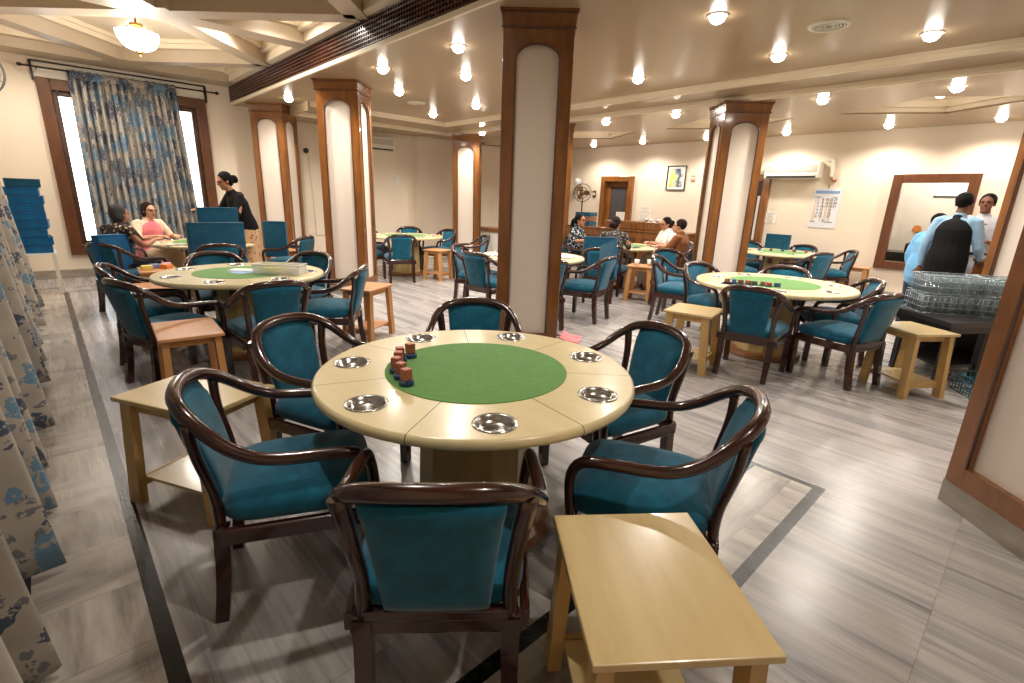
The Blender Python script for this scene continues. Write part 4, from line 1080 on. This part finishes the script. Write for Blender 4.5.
# bench with crates
m_bench = plain('black_bench', (30, 28, 30), .35)
t = empty('black_bench', (6.3, .4, 0), 0, 'low black bench with a cut corner carrying crates of glasses', 'bench')
poly = [(6.12, .92), (5.62, .44), (6.05, .17), (6.55, -.22), (7.05, .12), (6.95, .9)]
MB().prism([(x-6.3, y-.4) for x, y in poly], .555, .60).build('bench_top', plain('grey_black_top', (48, 44, 44), .3), t)
cx_, cy_ = 6.35, .42
MB().prism([((x-cx_)*.97+cx_-6.3, (y-cy_)*.97+cy_-.4) for x, y in poly], .50, .555).build('bench_edge', m_bench, t)
for (x, y) in ((6.10, .82), (5.74, .44), (6.1, .23), (6.5, -.1), (6.9, .2), (6.85, .8)):
    MB().box((x-6.3, y-.4, .25), (.07, .07, .5), .7).build('leg', m_bench, t)
MB().prism([((x-cx_)*.8+cx_-6.3, (y-cy_)*.8+cy_-.4) for x, y in poly], .16, .19).build('lower_shelf', m_bench, t)
mb = MB(); mb.box((.42, .1, .34), (.06, .9, .32)); mb.build('back_panel', m_bench, t)
m_wire = plain('crate_wire', (150, 160, 164), .35, .6); m_wireb = plain('teal_crate_wire', (30, 110, 128), .4)
m_gls = NT('drinking_glass'); m_gls.set(Roughness=.08); m_gls.b.inputs['Base Color'].default_value = lin((150, 166, 172)); m_gls.b.inputs['Alpha'].default_value = .4; m_gls.b.inputs['Specular IOR Level'].default_value = .8; m_gls = m_gls.m
gl_me = MB().lathe([(0, 0), (.026, 0), (.031, .15), (.0295, .15), (.0245, .005), (0, .005)], 10).mesh('drinking_glass', m_gls)
CW, CD, CHt = .44, .34, .165
def crate_obj(x, y, z, rz, label, mat, proto={}):
    t = empty('wire_crate', (x, y, z), rz, label, 'crate', 'wire crates for glasses')
    mb = MB()
    for zz in (.004, .06, .11, CHt):
        P = [(-CW/2, -CD/2, zz), (CW/2, -CD/2, zz), (CW/2, CD/2, zz), (-CW/2, CD/2, zz)]
        for a, b in zip(P, P[1:]+P[:1]): mb.tube([a, b], .0045, 5, 1)
    for i in range(11):
        u = -CW/2+CW*i/10
        for s in (-1, 1): mb.tube([(u, s*CD/2, .004), (u, s*CD/2, CHt)], .003, 4, 1)
        mb.tube([(u, -CD/2, .004), (u, CD/2, .004)], .003, 4, 1)
    for i in range(1, 8):
        v = -CD/2+CD*i/8
        for s in (-1, 1): mb.tube([(s*CW/2, v, .004), (s*CW/2, v, CHt)], .003, 4, 1)
    mb.build('wire_basket', mat, t)
    MB().tube([(-CW/2-.004, -.07, CHt), (-CW/2-.02, 0, CHt+.01), (-CW/2-.004, .07, CHt)], .007, 6, 3).build('handle', mat, t)
    return t
crates = [(6.22, .62, .601, 'lower crate of glasses at the left on the black bench'), (6.45, .22, .601, 'lower crate of glasses at the right on the black bench'),
          (6.24, .62, .785, 'upper crate of glasses at the left on the black bench'), (6.47, .22, .785, 'upper crate of glasses at the right on the black bench')]
for i, (x, y, z, lb) in enumerate(crates):
    rz = -1.02; crate_obj(x, y, z, rz, lb, m_wire)
    for a in range(6):
        for b in range(4):
            lx, ly = -CW/2+.04+a*.072, -CD/2+.05+b*.08
            o = bpy.data.objects.new('drinking_glass', gl_me); COL.objects.link(o)
            o.location = (x+lx*math.cos(rz)-ly*math.sin(rz), y+lx*math.sin(rz)+ly*math.cos(rz), z+.008)
            tag(o, 'clear drinking glass standing in the '+lb.split(' of')[0]+' at the '+('left', 'right')[i % 2], 'glass', 'glasses in the '+lb.split(' of')[0]+' at the '+('left', 'right')[i % 2])
crate_obj(5.78, .08, .0, -1.02, 'empty teal wire crate on the floor under the black bench', m_wireb)
t = empty('brown_podium', (8.27, .44, 0), .1, 'brown wooden podium in front of the man in the pale shirt', 'podium')
MB().box((0, 0, .49), (.3, .34, .98), bev=.02).build('body', m_teak, t); MB().box((0, 0, .99), (.34, .38, .03), bev=.008).build('top', m_wallteak, t)

# ---------------------------------------------------------------- people
def remesh(o, vox):
    md = o.modifiers.new('r', 'REMESH'); md.mode = 'VOXEL'; md.voxel_size = vox; md.use_smooth_shade = True
    s = o.modifiers.new('s', 'SMOOTH'); s.iterations = 3; s.factor = .5; return o
def V(*a): return Vector(a)
def hand(mb, wr, el, curl=.5, side=1, up=V(0, 0, 1), scale=1):
    d = (wr-el).normalized(); n = up-d*d.dot(up)
    if n.length < .1: n = V(0, 1, 0)-d*d.dot(V(0, 1, 0))
    n.normalize(); sd = d.cross(n)
    pc = wr+d*.055
    mb.tube([wr-d*.02, pc, wr+d*.095], [(.026, .018), (.040, .016), (.037, .013)], 10, 1, caps='round', ref=sd)
    for i, (o, L) in enumerate(((-.030, .072), (-.010, .082), (.011, .076), (.030, .058))):
        b = wr+d*.09+sd*o
        p1 = b+d*L*.45-n*curl*.012; p2 = p1+(d*(1-curl*.5)-n*curl*.8).normalized()*L*.32; p3 = p2+(d*(1-curl)-n*curl).normalized()*L*.25
        mb.tube([b, p1, p2, p3], [.0098, .0095, .009, .0075], 8, 1, caps='round')
    s = side; b = wr+d*.03+sd*s*.03
    mb.tube([b, b+sd*s*.028+d*.028-n*.006, b+sd*s*.036+d*.062-n*.016], [.0135, .0115, .009], 8, 1, caps='round')
def person(name, loc, rz, label, pose, skin, hair, hairstyle, clothes, glasses=False, scale=1, turn=0, tilt=0, female=True):
    """pose: joints in local coordinates (+Y forward)."""
    J = {k: V(*v) for k, v in pose.items()}
    t = empty(name, loc, rz, label, 'person'); t.scale = (scale,)*3
    pel_, ch_, nk, hd = J['pelvis'], J['chest'], J['neck'], J['head']
    shw = .165 if female else .19
    lat = (J['shR']-J['shL']).normalized()
    mb = MB()
    mb.tube([pel_-V(0, 0, .06), pel_, (pel_*.5+ch_*.5), ch_, nk-V(0, 0, .05)], [(.15, .105), (.165, .12), (.135, .105), (.158, .11), (.06, .06)], 16, 3, caps='round', ref=lat)
    mb.tube([nk-V(0, 0, .06), nk, hd-V(0, 0, .05)], [.062, .053, .052], 12, 1, caps='round')
    for s in ('L', 'R'):
        mb.tube([ch_*.4+J['sh'+s]*.6, J['sh'+s], J['el'+s], J['wr'+s]], [.058, .054, .040, .024], 12, 3, caps='round')
        mb.tube([J['hip'+s], (J['hip'+s]+J['kn'+s])/2, J['kn'+s], (J['kn'+s]*.6+J['an'+s]*.4), J['an'+s]], [.088, .078, .056, .056, .036], 12, 1, caps='round')
        ft = J['an'+s]; toe = J.get('toe'+s, ft+V(0, .15, -.04))
        mb.tube([ft+V(0, -.03, -.03), ft+V(0, .05, -.035), toe], [(.034, .035), (.042, .032), (.036, .02)], 10, 1, caps='round', ref=(1, 0, 0))
        hand(mb, J['wr'+s], J['el'+s], pose.get('curl', (.6,))[0] if False else .6, (1 if s == 'L' else -1)*-1, up=V(*pose['palm'+s]) if 'palm'+s in pose else V(0, 0, 1))
    # head
    Rh = Matrix.Rotation(turn, 3, 'Z') @ Matrix.Rotation(tilt, 3, 'X')
    def HP(x, y, z): return hd+Rh @ V(x, y, z)
    mb.ell(HP(0, -.01, .03), (.074, .092, .088), 18, 12, Rh); mb.ell(HP(0, .022, -.03), (.058, .066, .078), 16, 10, Rh)
    mb.tube([HP(0, .083, .025), HP(0, .103, -.012), HP(0, .096, -.022)], [.010, .015, .014], 8, 1, caps='round')
    mb.tube([HP(-.04, .076, .036), HP(0, .088, .034), HP(.04, .076, .036)], .010, 8, 1, caps='round')
    mb.ell(HP(0, .070, -.085), (.024, .022, .018))
    for s in (-1, 1): mb.ell(HP(s*.075, -.008, -.002), (.010, .02, .032), 10, 8, Rh)
    body = remesh(mb.build('body', skin, t), .0085)
    for s in (-1, 1):
        MB().ell(HP(s*.030, .082, .012), (.0125, .007, .006), 10, 6, Rh).build('eye', m_eye, t)
    mb = MB(); mb.ell(HP(0, .088, -.052), (.024, .009, .007), 12, 6, Rh); mb.build('lips', m_lip, t)
    # hair
    mb = MB()
    mb.ell(HP(0, -.025, .045), (.084, .095, .088), 18, 12, Rh)
    if hairstyle != 'short': mb.ell(HP(0, -.055, .0), (.078, .062, .085), 16, 10, Rh)
    else: mb.ell(HP(0, -.05, .015), (.074, .058, .062), 16, 10, Rh)
    for s in (-1, 1): mb.ell(HP(s*.068, -.012, .03), (.018, .042, .045), 10, 8, Rh)
    if hairstyle == 'bob':
        for s in (-1, 1): mb.ell(HP(s*.062, -.03, -.015), (.026, .05, .07), 10, 8, Rh)
    if hairstyle == 'bun': mb.ell(HP(0, -.135, -.01), (.058, .05, .06), 14, 10, Rh)
    if hairstyle == 'pony': mb.tube([HP(0, -.1, .03), HP(.0, -.15, -.02), HP(0, -.16, -.16), HP(0, -.14, -.34)], [.03, .04, .038, .015], 10, 4, caps='round')
    remesh(mb.build('hair', hair, t), .009)
    if glasses:
        mb = MB()
        for s in (-1, 1):
            mb.tube([HP(s*.032+.024*math.cos(2*PI*k/14), .097, .010+.018*math.sin(2*PI*k/14)) for k in range(14)], .003, 5, 1, closed=True)
            mb.tube([HP(s*.056, .096, .014), HP(s*.08, .0, .01)], .0025, 5, 1)
        mb.tube([HP(-.009, .098, .012), HP(.009, .098, .012)], .003, 5, 1); mb.build('eyeglasses', m_black, t)
    # clothes
    if 'top' in clothes:
        mb = MB(); lo = clothes.get('hem', -.14)
        mb.tube([pel_+V(0, 0, lo), pel_, (pel_*.5+ch_*.5), ch_, ch_*.45+nk*.55, nk-V(0, 0, .02)], [(.19, .145), (.19, .145), (.162, .13), (.182, .136), (.142, .108), (.076, .072)], 16, 3, caps='round', ref=lat)
        for s in ('L', 'R'):
            k = clothes.get('sleeve', .5); a, b, c = J['sh'+s], J['el'+s], J['wr'+s]
            if k <= 1: pts = [ch_*.4+a*.6, a, a+(b-a)*k]; rr = [.066, .066, .055]
            else: pts = [ch_*.4+a*.6, a, b, b+(c-b)*(k-1)]; rr = [.064, .064, .052, .036]
            mb.tube(pts, rr, 12, 3, caps='round')
        if clothes.get('collar'): mb.tube([nk+V(.06*math.cos(2*PI*k/12), .055*math.sin(2*PI*k/12), -.012) for k in range(12)], .016, 6, 1, closed=True)
        remesh(mb.build(clothes.get('tname', 'shirt'), clothes['top'], t), .011)
    if 'vest' in clothes:
        mb = MB()
        mb.tube([pel_+V(0, 0, -.17), pel_, (pel_*.5+ch_*.5), ch_, ch_*.45+nk*.55, nk*.8+ch_*.2], [(.205, .16), (.205, .16), (.18, .145), (.188, .15), (.138, .122), (.07, .085)], 16, 3, caps='round', ref=lat)
        remesh(mb.build('waistcoat', clothes['vest'], t), .011)
    if 'scarf' in clothes:
        mb = MB()
        mb.tube([ch_+lat*.10+V(0, .1, -.22), ch_+lat*.10+V(0, .1, 0), nk+lat*.07+V(0, 0, -.0), nk+V(0, -.08, -.02), nk-lat*.07+V(0, 0, 0), ch_-lat*.10+V(0, .1, 0), ch_-lat*.10+V(0, .1, -.22)], [(.05, .02)]*7, 8, 4, caps='round')
        remesh(mb.build('scarf', clothes['scarf'], t), .011)
    if 'skirt' in clothes:
        mb = MB(); kn = (J['knL']+J['knR'])/2; an = (J['anL']+J['anR'])/2
        if kn.z > .6 or abs(kn.y-pel_.y) < .2:
            mb.tube([pel_+V(0, 0, .05), pel_-V(0, 0, .1), kn, V(an.x, an.y, .1)], [(.17, .13), (.2, .16), (.2, .17), (.24, .21)], 18, 3, caps='round', ref=(1, 0, 0))
        else:
            mb.tube([pel_, (pel_+kn)/2, kn, V(kn.x, kn.y+.02, .12)], [(.18, .1), (.2, .1), (.19, .1), (.19, .13)], 18, 3, caps='round', ref=(1, 0, 0))
        remesh(mb.build('skirt', clothes['skirt'], t), .012)
    if 'trousers' in clothes:
        mb = MB()
        mb.tube([pel_+V(0, 0, .04), pel_-V(0, 0, .06)], [(.178, .135), (.18, .14)], 16, 1, caps='round', ref=(1, 0, 0))
        for s in ('L', 'R'): mb.tube([J['hip'+s], (J['hip'+s]+J['kn'+s])/2, J['kn'+s], J['an'+s]+V(0, 0, .02)], [.1, .092, .074, .062], 12, 1, caps='round')
        remesh(mb.build('trousers', clothes['trousers'], t), .011)
    if clothes.get('belt'):
        mb = MB(); mb.tube([pel_+V(.182*math.cos(2*PI*k/20), .142*math.sin(2*PI*k/20), .03) for k in range(20)], .016, 6, 1, closed=True); mb.build('belt', m_black, t)
        MB().box(pel_+V(0, .155, .03), (.045, .015, .035)).build('buckle', m_steel, t)
    mb = MB()
    for s in ('L', 'R'):
        ft = J['an'+s]; toe = J.get('toe'+s, ft+V(0, .15, -.04))
        so = MB().tube([ft+V(0, -.035, -.035), ft+V(0, .05, -.038), toe], [(.042, .036), (.05, .034), (.042, .026)], 12, 2, caps='round', ref=(1, 0, 0)); so.build('shoe', m_black, t)
    mb.bm.free()
    return t
def seated(lean=.04, elL=(-.25, .12, .80), wrL=(-.14, .34, .82), elR=(.25, .12, .80), wrR=(.14, .34, .82), headf=.05):
    y = lean
    return dict(pelvis=(0, 0, .56), chest=(0, y, .90), neck=(0, y*1.3+.01, 1.055), head=(0, y*1.3+headf, 1.16), shL=(-.17, y, .985), shR=(.17, y, .985),
                elL=elL, wrL=wrL, elR=elR, wrR=wrR, hipL=(-.09, .02, .54), hipR=(.09, .02, .54), knL=(-.11, .42, .52), knR=(.11, .42, .52), anL=(-.11, .40, .09), anR=(.11, .40, .09))
def standing(h=1.7, lean=0, elL=(-.27, 0, 1.1), wrL=(-.27, .12, .88), elR=(.27, 0, 1.1), wrR=(.27, .12, .88), w=.17):
    k = h/1.7
    d = dict(pelvis=(0, 0, .96), chest=(0, lean*.6, 1.28), neck=(0, lean, 1.44), head=(0, lean*1.25+.03, 1.575), shL=(-w, lean*.8, 1.38), shR=(w, lean*.8, 1.38),
             elL=elL, wrL=wrL, elR=elR, wrR=wrR, hipL=(-.09, 0, .92), hipR=(.09, 0, .92), knL=(-.1, .02, .5), knR=(.1, .02, .5), anL=(-.11, 0, .085), anR=(.11, 0, .085))
    return {a: tuple(q*k for q in b) for a, b in d.items()}
m_dfl = printed('dark_floral_cloth', (40, 30, 30), [((196, 176, 140), 1, .30), ((120, 66, 60), 1.7, .25)], 18)
m_bw = printed('black_white_print', (20, 24, 32), [((206, 214, 220), 1, .33)], 34)
m_ikat = printed('grey_diamond_print', (58, 56, 60), [((176, 160, 140), 1, .30), ((24, 24, 28), 2, .25)], 26)
m_pinkt = fabric('pink_cloth', (236, 130, 140), .05); m_creamc = fabric('cream_cloth', (232, 206, 178), .05); m_blackc = fabric('black_cloth', (12, 11, 14), .1)
m_whitec = printed('white_print_cloth', (226, 224, 220), [((170, 180, 190), 1, .22)], 30); m_rust = fabric('rust_cloth', (128, 74, 34), .12)
m_bluesh = fabric('light_blue_shirting', (140, 176, 204), .05); m_bluesh2 = fabric('bright_light_blue', (110, 170, 214), .05); m_greysh = fabric('pale_grey_shirting', (186, 184, 190), .05)
m_navyc = fabric('navy_trouser_cloth', (34, 40, 58), .08); m_skirtp = printed('tan_floral_cloth', (196, 158, 118), [((140, 84, 60), 1, .28)], 20)

person('person', (.60, 7.86, 0), ang(.8, .55), 'seated person with short grey hair and a dark floral top by the window table', seated(.07, elL=(-.24, .16, .80), wrL=(-.08, .42, .84), elR=(.25, .16, .80), wrR=(.12, .45, .84)), m_skin, m_hairg, 'bob', dict(top=m_dfl, tname='blouse', sleeve=.7, trousers=m_blackc), turn=-.2)
person('person', (1.12, 9.18, 0), ang(.5, -.85), 'seated person in a pink top and cream jacket, wearing glasses, by the far curtain', seated(.03), m_skin2, m_hairb, 'bob', dict(top=m_creamc, tname='jacket', sleeve=1.0, vest=m_pinkt, skirt=m_creamc), glasses=True)
person('person', (2.2, 8.12, 0), ang(-.85, -.1), 'standing person in a long black top and patterned skirt bending over the teal boards', standing(1.74, .16, elL=(-.24, .24, 1.10), wrL=(-.02, .44, 1.08), elR=(.26, .28, 1.10), wrR=(.18, .50, 1.17)), m_skin, m_hair, 'bun', dict(top=m_blackc, tname='long_top', sleeve=1.3, hem=-.22, skirt=m_skirtp), tilt=-.35)
person('person', (7.50, 6.33, 0), ang(.25, -.97), 'seated person with a long ponytail and a black and white printed top', seated(.05), m_skin, m_hair, 'pony', dict(top=m_bw, tname='kurta', sleeve=1.1, trousers=m_blackc), glasses=True)
person('person', (7.03, 5.07, 0), ang(.88, .4), 'seated person with their back to us in a dark grey patterned top', seated(.08), m_skin, m_hairb, 'bun', dict(top=m_ikat, tname='kurta', sleeve=1.1, trousers=m_navyc), turn=-.3)
person('person', (8.52, 4.86, 0), ang(-.88, .47), 'seated person in white with glasses, looking down at cards', seated(.06), m_skin, m_hair, 'bun', dict(top=m_whitec, tname='kurta', sleeve=.8, scarf=m_whitec, skirt=m_whitec), glasses=True, tilt=-.2)
person('person', (7.74, 4.22, 0), ang(-.1, 1), 'seated person in an orange-brown outfit leaning back near the wall-side column', seated(.0), m_skin2, m_hairb, 'short', dict(top=m_rust, tname='kurta', collar=1, sleeve=1.8, skirt=m_rust), turn=.25)
person('person', (7.85, .83, 0), ang(.95, -.2), 'standing person in a black waistcoat and light blue shirt with their back to us', standing(1.76, .04, w=.165, elL=(-.235, .0, 1.1), wrL=(-.25, .05, .84), elR=(.235, .06, 1.10), wrR=(.23, .24, .96)), m_skin3, m_hair, 'short', dict(top=m_bluesh, sleeve=1.85, collar=1, vest=m_blackc, trousers=m_blackc), female=False)
person('person', (8.82, .68, 0), ang(-.98, .1), 'standing person in a pale grey shirt facing us, one hand on the chest', standing(1.78, 0, w=.165, elL=(-.24, .04, 1.12), wrL=(-.12, .22, 1.14), elR=(.25, .08, 1.13), wrR=(.05, .18, 1.28)), m_skin3, m_hair, 'short', dict(top=m_greysh, sleeve=1.7, collar=1, trousers=m_navyc, belt=1), female=False)
person('person', (8.35, 1.10, 0), ang(.9, -.4), 'person in a bright light blue shirt mostly hidden behind the waistcoat', standing(1.50, .08, w=.165, elL=(-.22, 0, 1.1), wrL=(-.22, .1, .88), elR=(.22, 0, 1.1), wrR=(.22, .1, .88)), m_skin3, m_hair, 'short', dict(top=m_bluesh2, sleeve=1.85, collar=1, trousers=m_navyc), female=False)

# ---------------------------------------------------------------- world
wd = bpy.data.worlds.new('sky'); SC.world = wd; wd.use_nodes = True
bg = wd.node_tree.nodes['Background']; bg.inputs[0].default_value = (.90, .95, 1, 1); bg.inputs[1].default_value = 6.0
SC.view_settings.view_transform = 'Standard'; SC.view_settings.look = 'None'; SC.view_settings.gamma = 1
SC.view_settings.use_curve_mapping = False
SC.view_settings.exposure = .0
SC.cycles.use_denoising = True
SC.cycles.max_bounces = 8; SC.cycles.diffuse_bounces = 4; SC.cycles.glossy_bounces = 3; SC.cycles.transparent_max_bounces = 12
SC.cycles.sample_clamp_indirect = 6
SC.cycles.use_light_tree = True
